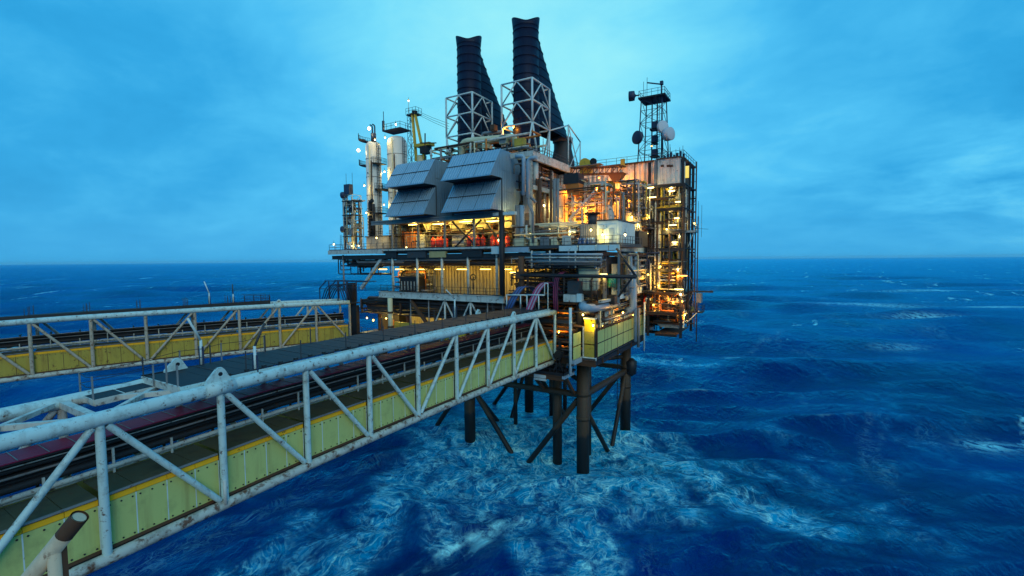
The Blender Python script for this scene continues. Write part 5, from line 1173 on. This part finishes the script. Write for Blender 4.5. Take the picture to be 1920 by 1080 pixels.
# ================================================================== right-hand face between the lower decks
rp2 = thing('blue_riser_pipes', 'group of pale blue vertical pipes bending at top on the right-hand face', 'pipework', (3.4,11,22))
for px, t0, b0, r_, mt, ox in ((1176,478,562,.24,BLUEP,-1.2),(1182,474,560,.30,BLUEP,1.0),(1191,474,640,.26,BLUEP,1.6),(1186.5,503,578,.55,BLUEP,0)):
    a = at(px,t0,X=3.6); b = at(px,b0,X=3.6); 
    pts = [a+V(-1.5,ox,0),a,b] if px != 1186.5 else [a+V(-1,0,.1),a,b,b+V(-1.2,0,-.6)]
    MB().path(pts, r_, 12, .6).build('riser', mt, rp2)
a = at(1227,486,X=3.6); b = at(1227,549,X=3.6); MB().path([a+V(-1.5,0,0),a,b,b+V(-1.2,0,-.2)], .42, 12, .6).build('riser', BLUEP, rp2); MB().lathe(at(1227,508,X=3.6),(0,0,1),[(0,.42),(0,.55),(.2,.55),(.2,.42)],12).build('flange', BLUEP, rp2)
MB().path([at(1222,500,X=3.9),at(1222,552,X=3.9),at(1212,559,X=3.9),at(1212,566,X=3.9)], .12, 8, .3).build('thin_pipe', WHITE, rp2); MB().path([at(1212,560,X=4.0),at(1232,552,X=4.0),at(1254,548,X=4.0)], .13, 8).build('thin_pipe', WHITE, rp2)
hd = thing('cooling_duct', 'fat grey-blue horizontal duct with bend above the green wind wall', 'duct', (2,0,23.8)); MB().path([at(1130,560,X=-1.5),at(1092,570,X=.2),at(1094,577,X=2.3),at(1112,578,X=2.5),at(1156,568,X=2.5)], .55, 14, 1.6).build('duct', BLUEP, hd)
MB().path([at(1120,590,X=2.2),at(1122,604,X=2.2)], .3, 10).build('branch', GREY, hd); MB().path([at(1134,600,X=2),at(1134,588,X=2),at(1146,584,X=2)], .5, 12, .8).build('branch', WHITE2, hd)
tk = thing('cream_tank', 'wide round cream tank lit yellow, in the bay above the duct', 'tank', (1.2,5,24.4)); vessel('', '', '', at(1103,538,X=1.0)-V(0,0,.6), 1.5, 4.3, CREAM, parent=tk); c = at(1103,538,X=1.0); MB().tube(c-V(0,0,1.0), c-V(0,0,.3), 1.2, 16).build('skirt', RUSTY, tk)
MB().path([c+V(-.8,-1.6,1.2),c+V(-.8,-1.6,.2),c+V(-.3,-1.6,.2),c+V(-.3,-1.6,.8)],.07,8,.12).build('red_hose', REDP, tk)
gd = thing('green_bottle_rack', 'teal gas bottles beside dark green boxes in the lit bay', 'gas bottles', at(1145,540,X=2.2))
for k in range(3): c = at(1143+4*k,539,X=2.3); MB().lathe(c,(0,0,1),[(0,.28),(1.5,.3),(1.7,.2),(1.8,.1),(1.95,.1)],12).build('bottle', TEAL, gd)
for k in range(2): c = at(1157+6*k,541,X=2.3); MB().box(c.x-.5,c.y-.5,c.z,c.x+.3,c.y+.4,c.z+2.2).build('box', GREENP, gd)
gd2 = thing('teal_cylinder', 'single teal cylinder between the blue pipes and the right-hand tower', 'gas bottle', at(1204,528,X=3.0)); c = at(1204,531,X=3.0); MB().lathe(c,(0,0,1),[(0,.34),(1.3,.36),(1.5,.2),(1.7,.1)],12).build('bottle', TEAL, gd2); MB().box(c.x-.4,c.y-.4,c.z-.1,c.x+.4,c.y+.4,c.z).build('base', DARK, gd2)
rail(low, [tuple(at(1092,540,X=3.1)), (3.1,14.5,24.3)], mt=DARK, toe=False, step=1.2)
MB().box(2.6,-1.0,24.1,3.2,6.0,24.45).build('side_beam', WHITE2, low); MB().box(2.7,6.2,24.1,3.25,9.0,24.75).build('side_beam', WHITE, low)
for a, b, z in ((20,25,22.9),(19,25.5,25.2)): MB().box(3.9,a-1,z,4.4,b,z+.55).build('side_beam', WHITE, low)
bm_ = thing('davit_boom', 'long black horizontal boom with two stays across the front corner', 'boom', (-2,0,27.7))
T = at(1193,519,Y=-4.2); A = at(976,516,Y=-4.2); MB().tube(A, T, .24, 12).build('boom', BLACKR, bm_); MB().tube(at(1156,466,Y=-3.5), T, .15, 10).build('stay', BLACKR, bm_); MB().tube(at(1160,556,Y=-3.2), T-V(.5,0,.1), .13, 10).build('stay', BLACKR, bm_)
MB().tube(A+V(-.2,.6,-3.6), A+V(-.2,.6,2.6), .42, 12).build('pivot_post', RUSTY, bm_); MB().box(A.x-.6,A.y-.2,A.z-.5,A.x+.5,A.y+1,A.z+.5).build('pivot', RUSTY, bm_)
MB().box(2.6,2.4,23.6,3.7,4.4,24.9).build('foot_box', DARK, bm_)
pipes('under_deck_pipework', 'dark pipes running under the main deck along the front', (-48,-2.6,29.2,-10,1.5,31.0), 44, 61, .06, .2, [DARK, DGREY, RUSTY, GREY], (.8,.1,.1))
pipes('under_deck_pipework', 'grey and blue pipes running under the main deck at the corner', (-10,-2.8,28.9,3,1,31.0), 40, 63, .06, .2, [DGREY, GREY, BLUEP, NAVY], (.8,.1,.1))
for k, (px0, px1, py, r_) in enumerate(((985,1155,483,.10),(1000,1170,478,.13),(1000,1160,489,.09),(990,1150,494,.16))):
    pass
hp = thing('header_pipes', 'long pale horizontal pipes under the main deck at the front corner', 'pipework', (-3,-3,30))
for px0, px1, py, r_, mt in ((984,1128,483,.12,WHITE2),(998,1130,477,.15,BLUEP),(992,1128,491,.14,GREY),(1010,1126,496,.18,DGREY)): MB().tube(at(px0,py,Y=-3.2), at(px1,py,Y=-3.2), r_, 10).build('pipe', mt, hp)
for px in (997,1031,1066,1079): MB().tube(at(px,470,Y=-3.1), at(px,502,Y=-3.1), .13, 8).build('drop_pipe', (GREY,WHITE2)[px % 2], hp)
pipes('left_overhang_pipework', 'dark blue pipes hanging under the left overhang of the main deck', (-49,-2.5,27.6,-38,1,31), 26, 67, .07, .22, [NAVY, DARK, DGREY], (.6,.1,.3))
MB().tube((-47.0,-2.6,24.5),(-47.0,-2.6,31.2),.16,10).build('prop', GREY, mn); MB().beam((-42.5,-2.4,25.0),(-36.8,-2.4,30.6),.5,.5).build('knee_brace', WHITE2, mn)
pipes('lower_wall_pipework', 'pipes and valves in front of the left part of the yellow wall', (-38,.5,24.4,-29.5,3,28.8), 26, 69, .06, .2, [CREAM, ORANGE, GREY, DARK, RUSTY])
ct = thing('dark_tank', 'black square tank with pale ribs on the lower deck, left of the wall lamps', 'tank', (-32,0,24.2)); MB().box(-34.5,-.6,24.7,-30.6,1.6,26.9).build('body', DARK, ct); MB().box(-34.7,-.8,26.9,-30.4,1.8,27.3).build('lid', DARK, ct)
for k in range(5): MB().beam((-34.1+.75*k,-.66,24.9),(-34.1+.75*k,-.66,26.4),.12,.1).build('rib', WHITE2, ct)
vw = thing('valve', 'dark valve wheel in front of the yellow corrugated wall', 'valve', (-17,1.5,24.2)); c = at(887,520,Y=1.5); MB().path([c+V(.5*math.cos(k*.524),0,.5*math.sin(k*.524)) for k in range(13)], .09, 6).build('wheel', DARK, vw); MB().tube(c-V(0,0,2), c, .12, 8).build('stem', DARK, vw)
for k in range(3): MB().beam(c+V(.5*math.cos(k*2.09),0,.5*math.sin(k*2.09)), c, .06, .06).build('spoke', DARK, vw)
pipes('lower_front_pipework', 'dark pipes on the lower deck at the front corner behind the hoses', (-11,-2,24.3,2,2.5,28.8), 60, 71, .05, .17, [DARK, RUSTY, DGREY, DARK])
pipes('right_face_pipework', 'dark and pale pipes along the right-hand face', (2.2,8,24.6,4.0,26,30.8), 70, 73, .05, .16, [DARK, GREY, NAVY, CREAM, RUSTY, BLUEP], (.2,.5,.3))
# ---- lowest level
pipes('lowest_front_pipework', 'dark pipes filling the lowest level behind the bridges', (-43,-2.2,20.6,-10,3,23.3), 90, 81, .06, .26, [DARK, RUSTY, DGREY, DARK], (.75,.1,.15))
pipes('lowest_corner_pipework', 'rust-lit pipework in the lowest level at the front corner', (-10,-2.4,17.2,2.2,4,23.2), 90, 83, .05, .22, [RUSTY, DARK, ORANGE, DGREY, RUSTY], (.6,.2,.2))
pipes('lowest_side_pipework', 'yellow-lit pipes and valves above the green wind wall', (.5,0,19,2.8,24,23.2), 100, 85, .05, .2, [CREAM, RUSTY, DARK, ORANGE, GREY], (.2,.5,.3))
lw = thing('lowest_bulkhead', 'yellow-lit corrugated bulkhead in the lowest level seen over the near bridge', 'bulkhead', (-24,4,17)); corr((-40,5.5,16.85),(32,0,0),(0,0,6.2),(0,-1,0),20,1,lw,CREAM,pitch=.5,depth=.1,name='wall_sheet')
MB().box(-35,-1.8,16.9,-22.5,-1.6,19.3).build('low_screen', GREEN2, lw); MB().box(-37.5,-1.9,16.9,-35.2,-1.6,19.6).build('low_screen', ORANGE, lw); MB().box(-21.8,-1.8,16.9,-19.4,-1.6,19.8).build('low_screen', YEL, lw)
dp = thing('downpipe_column', 'stained cream pipe column with collars beside the far bridge landing', 'column', (-34.5,-3.2,16)); MB().tube((-34.3,-3.3,16.5),(-34.3,-3.3,23.6),.42,14).build('pipe', CREAM, dp)
for z in (18.5,21): MB().lathe((-34.3,-3.3,z),(0,0,1),[(0,.42),(0,.55),(.3,.55),(.3,.42)],14).build('collar', RUSTY, dp)
fb = thing('front_bracing', 'pale K-shaped braces under the lower deck beam', 'bracing', (-20,-2.9,20))
for x in (-22.5,-17.4):
    MB().tube((x,-2.9,18.5),(x,-2.9,23.7),.16,8).build('post', WHITE2, fb); MB().beam((x-.2,-2.9,23.4),(x-2.6,-2.9,19.0),.18,.18).build('brace', WHITE2, fb); MB().beam((x+.2,-2.9,23.4),(x+2.6,-2.9,19.4),.18,.18).build('brace', WHITE2, fb)
for x in (-30,-26,-14.3,-11.6): MB().tube((x,-2.8,17),(x,-2.8,23.7),.10,8).build('post', GREY, fb)
MB().beam((-29.6,-3.0,23.2),(-26.2,-3.0,19.6),.5,.4).build('stair', RUSTY, fb)
# dark gantry with looping hoses at the left end
lg = thing('loop_gantry', 'dark blue gantry with looping hoses where the far bridge meets the platform', 'gantry', (-48,-4,23))
for x in (-51.2,-48.5,-46,-43.6): 
    for y in (-4.8,-2.6): MB().beam((x,y,22.6),(x,y,26.3 if x > -50 else 24.9),.14,.14).build('post', NAVY, lg)
for y in (-4.8,-2.6):
    MB().beam((-49.6,y,26.4),(-38.5,y,26.4),.16,.16).build('rail', NAVY, lg); MB().beam((-51.3,y,24.9),(-49.2,y,26.4),.16,.16).build('rail', NAVY, lg); MB().beam((-51.3,y,24.9),(-43.6,y,24.9),.12,.12).build('rail', NAVY, lg)
for k in range(6):
    y = -4.7+.36*k; MB().path([(-50.8+.1*k,y,22.6),(-49.6+.25*k,y,25.1),(-47.6+.3*k,y,25.9),(-45.6+.2*k,y,25.2),(-44.6+.1*k,y,23.0)], .085, 8, 1.2).build('hose', DARK if k % 3 else NAVY, lg)
MB().box(-51.4,-5,22.3,-43,-2.4,22.5).build('floor', DARK, lg)
rail(lg, [(-43.4,-4.9,24.8),(-38.6,-4.9,24.8)], mt=NAVY, toe=False)

# ================================================================== green wind wall round the right-hand side
ww = thing('wind_wall', 'pale green wind wall of two rows of square panels round the lowest deck on the right', 'wind wall', (3,8,17))
def wp(p, q, z0, z1, mt, nrm): MB().prism([V(p[0],p[1],z0),V(q[0],q[1],z0),V(q[0],q[1],z1),V(p[0],p[1],z1)], Vector(nrm)*.06).build('wind_panel', mt, ww)
ys = [-2.4+2.72*k for k in range(9)]
for a, b in zip(ys[:-1], ys[1:]):
    wp((3.0,a+.08),(3.0,b-.08),17.0,18.72,GREEN,(1,0,0)); wp((3.0,a+.08),(3.0,b-.08),18.86,20.45,GREEN,(1,0,0))
for y in ys: MB().beam((3.0,y,16.7),(3.0,y,20.7 if int(y) % 2 else 21.4),.14,.12).build('post', RUSTY if y < 4 else DARK, ww)
for z in (16.85,18.79): MB().beam((3.0,-2.4,z),(3.0,19.3,z),.12,.12).build('rail', DARK, ww)
wp((1.35,-2.75),(2.75,-2.75),17.0,18.6,GREEN2,(0,-1,0)); wp((1.35,-2.75),(2.75,-2.75),18.75,20.4,GREEN2,(0,-1,0)); MB().box(1.2,-2.9,16.5,3.0,-2.6,16.95).build('kerb', WHITE, ww)  # front panels olive: the warmer light on this side is put into the colour
for x in (1.2,2.9): MB().beam((x,-2.8,16.6),(x,-2.8,21.0),.16,.16).build('post', WHITE2 if x < 2 else DARK, ww)
wp((.95,-5.6),(.95,-3.2),17.0,18.6,GREEN,(1,0,0)); wp((.95,-5.6),(.95,-3.2),18.75,20.4,GREEN,(1,0,0)); MB().box(.5,-5.6,16.3,1.1,-2.6,16.9).build('kerb', BLUEP, ww)
MB().tube((.62,-5.7,15.0),(.62,-5.7,23.8),.19,12).build('white_pipe', WHITE, ww); MB().box(.1,-5.8,16.2,1.0,-2.6,16.45).build('floor', DGREY, ww)
MB().tube((3.5,15.0,15.5),(3.5,15.0,22),.24,10).build('grey_pipe', GREY, ww); MB().tube((3.9,17.0,14.6),(3.9,17.0,22.8),.14,10).build('white_pipe', WHITE, ww)
yc = thing('yellow_cabinet', 'glowing yellow panel box above the green wind wall at the corner', 'cabinet', (1.6,-2,20.5)); MB().box(1.2,-2.4,20.3,2.6,-1.8,22.0).build('casing', mat('signal_yellow', (.85,.60,.02), .5, grime=.1), yc); MB().box(1.1,-2.5,22.0,2.7,-1.7,22.15).build('lid', WHITE2, yc)
gs = thing('teal_skips', 'row of teal and green skips beyond the wind wall', 'skip', (3.2,24,18.6))
for k in range(3): MB().hexa([(2.6,20.3+3*k,18.5),(3.8,20.3+3*k,18.5),(3.8,22.7+3*k,18.5),(2.6,22.7+3*k,18.5),(2.4,20.1+3*k,20.3),(4,20.1+3*k,20.3),(4,23+3*k,20.3),(2.4,23+3*k,20.3)]).build('skip', (GREENP,TEAL,TEAL)[k], gs)
MB().box(2.3,19.6,18.2,4.3,29,18.45).build('shelf', RUSTY, gs)
wt = thing('white_capsule', 'small white capsule in a dark cradle under the teal skips', 'tank', (3.6,21.4,17.4)); c = at(1221,613,X=3.6); MB().lathe(c-V(0,.9,0),(0,1,0),[(0,.1),(.15,.45),(.5,.62),(1.2,.62),(1.5,.45),(1.65,.1)],16).build('shell', DISH, wt)
for y in (-.6,.6): MB().path([c+V(.8,y,.6),c+V(.8,y,-.75),c+V(-.8,y,-.75),c+V(-.8,y,1.2)],.07,6).build('cradle', DARK, wt)
MB().box(c.x-1,c.y-1.2,c.z-.95,c.x+1,c.y+1.4,c.z-.8).build('tray', RUSTY, wt)
# landing platform where the near bridge ends
lp = thing('bridge_landing', 'dark railed landing platform under the end of the near bridge', 'platform', (-4,-3.5,14.6))
MB().box(-7.6,-5.2,14.5,-.6,-1.2,14.75).build('floor', DARK, lp); MB().ibeam(V(-7.6,-5.2,14.2),V(-.6,-5.2,14.2),.3,.6).build('edge_beam', RUSTY, lp); MB().box(-5.0,-5.35,13.6,-3.2,-5.0,14.4).build('white_block', WHITE, lp)
rail(lp, [(-4.6,-5.2,14.75),(-.6,-5.2,14.75),(-.6,-2.0,14.75)], mt=DARK, step=.9); MB().box(-.75,-5.4,14.2,-.35,-2.2,14.55).build('kerb', BLUEP, lp)
for x in (-6.8,-1.4): MB().beam((x,-3.6,14.5),(x*.9,-.3,10.9),.4,.4).build('strut', RUSTY, lp); MB().beam((x,-1.6,14.7),(x,-1.6,16.4),.4,.4).build('hanger', DARK, lp)
for a, b in (((-2.6,-4.0,14.8),(-1.2,-4.0,17.6)),((-1.0,-4.0,14.8),(-2.6,-4.0,17.2)),((-1.9,-3.6,14.8),(-1.9,-3.6,19.0))): MB().beam(a, b, .34, .3).build('strut', DARK, lp)
MB().lathe((-1.9,-4.0,17.2),(0,1,0),[(-.3,.5),(.3,.5)],12).build('bearing', DARK, lp)
# hose bundles looping from platform to bridge
def hoses(name, label, pts, n, w, mts, r=.055):
    t = thing(name, label, 'hoses', pts[0])
    for k in range(n):
        o = V(w*(k-(n-1)/2),0,0) ; MB().path([Vector(p)+o for p in pts], r, 6, 1.0).build('hose', mts[k % len(mts)], t)
    return t
hoses('hose_bundle', 'bundle of blue hoses dropping from the platform to the near bridge', [V(-9.0,-5.6,22.9),V(-8.2,-5.0,24.9),V(-7.6,-4.2,26.3),V(-6.6,-2.6,26.2),V(-6.0,-1.5,24.6)], 8, .15, [BLUEH,NAVY,BLUEH], .075)
hoses('hose_bundle', 'purple and grey hose bundle arching over the pale frame at the bridge end', [V(-5.4,-6.4,22.7),V(-5.1,-5.6,24.2),V(-4.7,-4.8,25.9),V(-4.2,-3.8,26.9),V(-3.4,-2.6,26.8),V(-2.8,-1.6,25.2)], 7, .15, [PURPLE,PURPLE,BLUEP], .072)
hoses('hose_bundle', 'dark purple hoses hanging from under the main deck beside the black boom', [V(-2.6,-3.2,23.0),V(-2.7,-3.3,25.5),V(-2.5,-3.2,27.6),V(-1.9,-2.2,28.4),V(-1.2,-.8,28.2)], 6, .13, [PURPLE,BLACKR], .06)
for i, (px0, px1, lab) in enumerate(((988,1010,'white pipe frame under the purple hose bundle'),(950,976,'white pipe frame under the blue hose bundle'))):
    t = thing('hose_support', lab, 'support', at(px0,580,Y=-5.2)); a = at(px0,553,Y=-5.2); b = at(px1,553,Y=-5.2)
    for p in (a, b): MB().tube(p, p-V(0,0,2.4), .09, 8).build('leg', WHITE, t)
    MB().tube(a-V(.1,0,0), b+V(.9,0,0), .09, 8).build('top_bar', WHITE, t)
    if i == 0: MB().path([b+V(.9,0,0),b+V(.9,0,1.6),b+V(1.4,0,1.6),b+V(1.4,0,-2.0)], .07, 8, .1).build('side_bar', WHITE, t)

# ================================================================== lamps
for k, px in enumerate((718,749,786.6,824,866,910,949)):
    lamp(px,505,Y=.4,label=f'{ORD[k]} tube lamp from the left in the row above the yellow corrugated wall', ln=1.9, m_=TUBELOW)
for k, (px, py) in enumerate(((822,420),(873,415.5),(924,414.5),(776,421))):
    lamp(px,py,Y=-1.3,label=('lit tube lamp in the hall right above the left red tanks','tube lamp over the cream machine in the lit hall','right-hand tube lamp in the lit hall','tube lamp over the left half of the lit hall')[k], ln=2.3)
for k, (px, py, lab) in enumerate(((1115,516,'long tube lamp over the cream tank'),(1132,514,'short tube lamp beside the long one over the cream tank'),(1007,507,'tube lamp above the hose arches by the front corner'),(963,511,'square lamp behind the black corner post'))):
    lamp(px,py,Y=1.2,label=lab, ln=(1.7,.9,.8,1.1)[k])
for k, (px, py, lab, Y_) in enumerate(((750,589,'lamp lighting the lowest bulkhead over the near bridge',-.4),(1027,611,'lamp in the lowest level behind the end posts of the near bridge',0.0),(688,596,'lamp among dark pipes beside the far bridge landing',0.5),(724,597,'second lamp among dark pipes beside the far bridge landing',0.5),(812,592,'lamp in the lowest level right of the K-braces',1.5),(1060,593,'small lamp among the rust-lit pipes in the corner of the lowest level',-.5))):
    lamp(px,py,Y=Y_,label=lab,kind='tube' if k in (0,1) else 'bulb',ln=1.5,m_=TUBE)
for k, (px, py) in enumerate(((1148,604),(1130,611),(1187,591),(1203,580),(1228,577),(1236,583))):
    lamp(px,py,X=2.0 if px < 1210 else 4.0,label=('tube lamp over the middle of the green wind wall','twin bulb on the wind wall corner post','small lamp near the far end of the wind wall','lamp where the wind wall ends','left lamp over the teal skips','right lamp over the teal skips')[k],kind='tube' if k in (0,3) else 'bulb',ln=1.1,ax='y',m_=TUBE)
for k, (px, py) in enumerate(((1259,358),(1271,378.5),(1261,391),(1269,409),(1261,422),(1265,454),(1259,351))):
    lamp(px,py,Y=18.0,label=f'{("topmost tube","upper right","middle tube","right-hand","lower tube","lowest short","tiny topmost")[k]} lamp in the upper half of the right-hand stair tower',kind='tube' if k != 6 else 'bulb',ln=(1.0,.8,1.2,.75,1.2,.8,1)[k],m_=TUBEW,hang=.3)
lamp(1272,440,Y=18.5,kind='flood',label='strong floodlight under the right-hand balcony',m_=FLOODW)
for k, (px, py) in enumerate(((1271,505),(1280,517),(1271,517.5),(1273,542.5),(1276,552),(1279,565),(1225,497))):
    lamp(px,py,Y=17.4 if px > 1240 else 19,label=('upper lamp in the lower half of the right-hand tower','right lamp of the pair at the orange beam','left lamp of the pair at the orange beam','long tube lamp below the orange beam','bright upright lamp below the long tube','lowest lamp in the right-hand tower','small lamp left of the blue riser on the right-hand face')[k],kind='tube' if k in (1,3) else 'bulb',ln=1.3,m_=(TUBEW,SODLOW,SODLOW,TUBEW,FLOODW,SODLOW,TUBEW)[k],hang=.2)
for k, (px, py, Y_) in enumerate(((1218,352,16),(1222,370,14.4),(1190,366,16),(1184,367,16),(1196,421,12),(1161.5,433,12),(1250,430,17),(1214,437,13),(1112,610,-3.3),(1093,590,-2.9))):  # the lamp right of the yellow box is added to light it
    lamp(px,py,Y=Y_,label=('tube lamp under the right half of the rust-streaked module','tube lamp on the grey walkway under the module','tube lamp left of the grey walkway','small lamp at the left end of the grey walkway','small lamp beside the upright orange drum','small lamp behind the deck house roof','small lamp inside the lower right-hand tower bay','small lamp below the grey walkway','small added lamp right of the glowing yellow box','small lamp above the glowing yellow box')[k],kind='tube' if k in (0,1,2) else 'bulb',ln=1.3,m_=TUBEW,hang=.2)
sod = ((1162,395,14.0,'brightest orange sodium lamp in front of the orange corrugated wall'),(1171,381,15.5,'sodium lamp above and right of the brightest one'),(1163,357,18.0,'sodium lamp under the rust-streaked module'),(1123,333,12.0,'lamp under the roof gantry by the green shed'),(1060,425,4.0,'lamp at the foot of the portal frame'),(1100,395,3.9,'sodium lamp inside the portal frame'),(1066,356,3.9,'sodium lamp under the dark hopper'),(1119,352,9.0,'sodium lamp below the green shed'))
for px, py, Y_, lab in sod: lamp(px,py,Y=Y_,kind='bulb',label=lab,m_=SODLOW if 'hopper' in lab or 'gantry' in lab else SODIUM,group='orange sodium lamps')
for px, py, Y_, lab, mt_ in ((946,240,5,'orange lamp between the two black stacks',SODLOW),(963,238,5.5,'second orange lamp at the right stack foot',SODLOW),(1069,434,-1.5,'bright lamp on the main deck left of the deck house',FLOODW),(1031,430,0,'lamp in front of the cream vessel on the main deck',FLOODW),(1043,407,2,'tube-like lamp below the orange frame walkway',TUBEW),(1222,274,24,'orange lamp inside the lattice tower',SODLOW),(1227,291,24,'small lamp low in the lattice tower',SODIUM),(1020,385,3,'lamp above the cream vessel',FLOODW)):
    lamp(px,py,Y=Y_,kind='bulb',label=lab,m_=mt_,group='lamps high on the platform')
for px, py, Y_, lab in ((692,241,1.5,'white floodlight on the top railing of the slim column'),(672,282,1.5,'white floodlight on the left side platform of the slim column'),(742,233,7.5,'wide lamp on top of the wide cream column'),(683,348,0,'lamp on the mast beside the slim column'),(687,399,0,'small lamp halfway down the slim column'),(766,189,12,'small lamp on the tip of the crane mast'),(626,458,-2,'lamp at the far left corner of the main deck'),(660,461,-2.2,'lamp under the scaffold mast'),(672,461,-2.2,'second lamp under the scaffold mast'),(703,262,0.8,'lamp beside the ladder of the slim column'),(722,258,5.0,'upper added lamp between the two process columns'),(721,322,5.0,'middle added lamp between the two process columns'),(720,384,5.0,'lower added lamp between the two process columns'),(1302,419,20,'small lamp on the right-hand balcony railing')):  # the three lamps between the columns are added to warm their sides
    lamp(px,py,Y=Y_,kind='flood' if 'flood' in lab else 'bulb',label=lab,m_=FLOODW if 'flood' in lab or 'wide' in lab else TUBEW,group='lamps on the left end' if px < 800 else None)
for k, (px, py) in enumerate(((706,452),(1108,437),(1130,446),(1172,446),(995,445),(935,456),(762,470))):
    lamp(px,py-6,Y=-2.0 if px < 1000 else -2.9,kind='bulb',label=('lamp lighting the foot of the slim column skid','lamp on the grey wall of the deck house','lamp over the lit door of the deck house','lamp on the right wall of the deck house','lamp over the pump skid','lamp between the right-hand red tanks','lamp at the left end of the lit hall front')[k],m_=TUBEW)

for px, py, Y_, lab in ((1068,612,-.8,'amber lamp deep in the lowest level corner beside the white pipe'),(1048,622,-2.0,'amber lamp just above the bridge landing'),(1156,520,2.5,'amber lamp under the davit boom stay'),
                        (1168,586,6.5,'amber lamp above the middle of the wind wall panels'),(1215,515,16.5,'amber lamp in the bay left of the right-hand tower'),(1238,500,17.0,'amber lamp at the top of the bay beside the tower'),
                        (1235,535,17.0,'amber lamp low in the bay beside the tower'),(1225,572,18.0,'amber lamp over the first teal skip'),(1284,590,19.0,'amber lamp under the outermost right-hand floor'),(1040,475,-1.0,'amber lamp just under the main deck at the front corner'),
                        (1195,445,10.0,'amber lamp behind the dark machine on the main deck'),(1185,405,11.5,'amber lamp on the rounded drum'),(1215,405,15.0,'amber lamp under the grey walkway'),(985,425,1.0,'amber lamp behind the grey ducts beside the air intake'),
                        (700,600,.2,'amber lamp among the dark pipes right of the far bridge'),(850,585,-.5,'amber lamp under the lower deck front beam')):
    lamp(px,py,Y=Y_,kind='bulb',label=lab,m_=AMBER,group='amber lamps among the pipework')
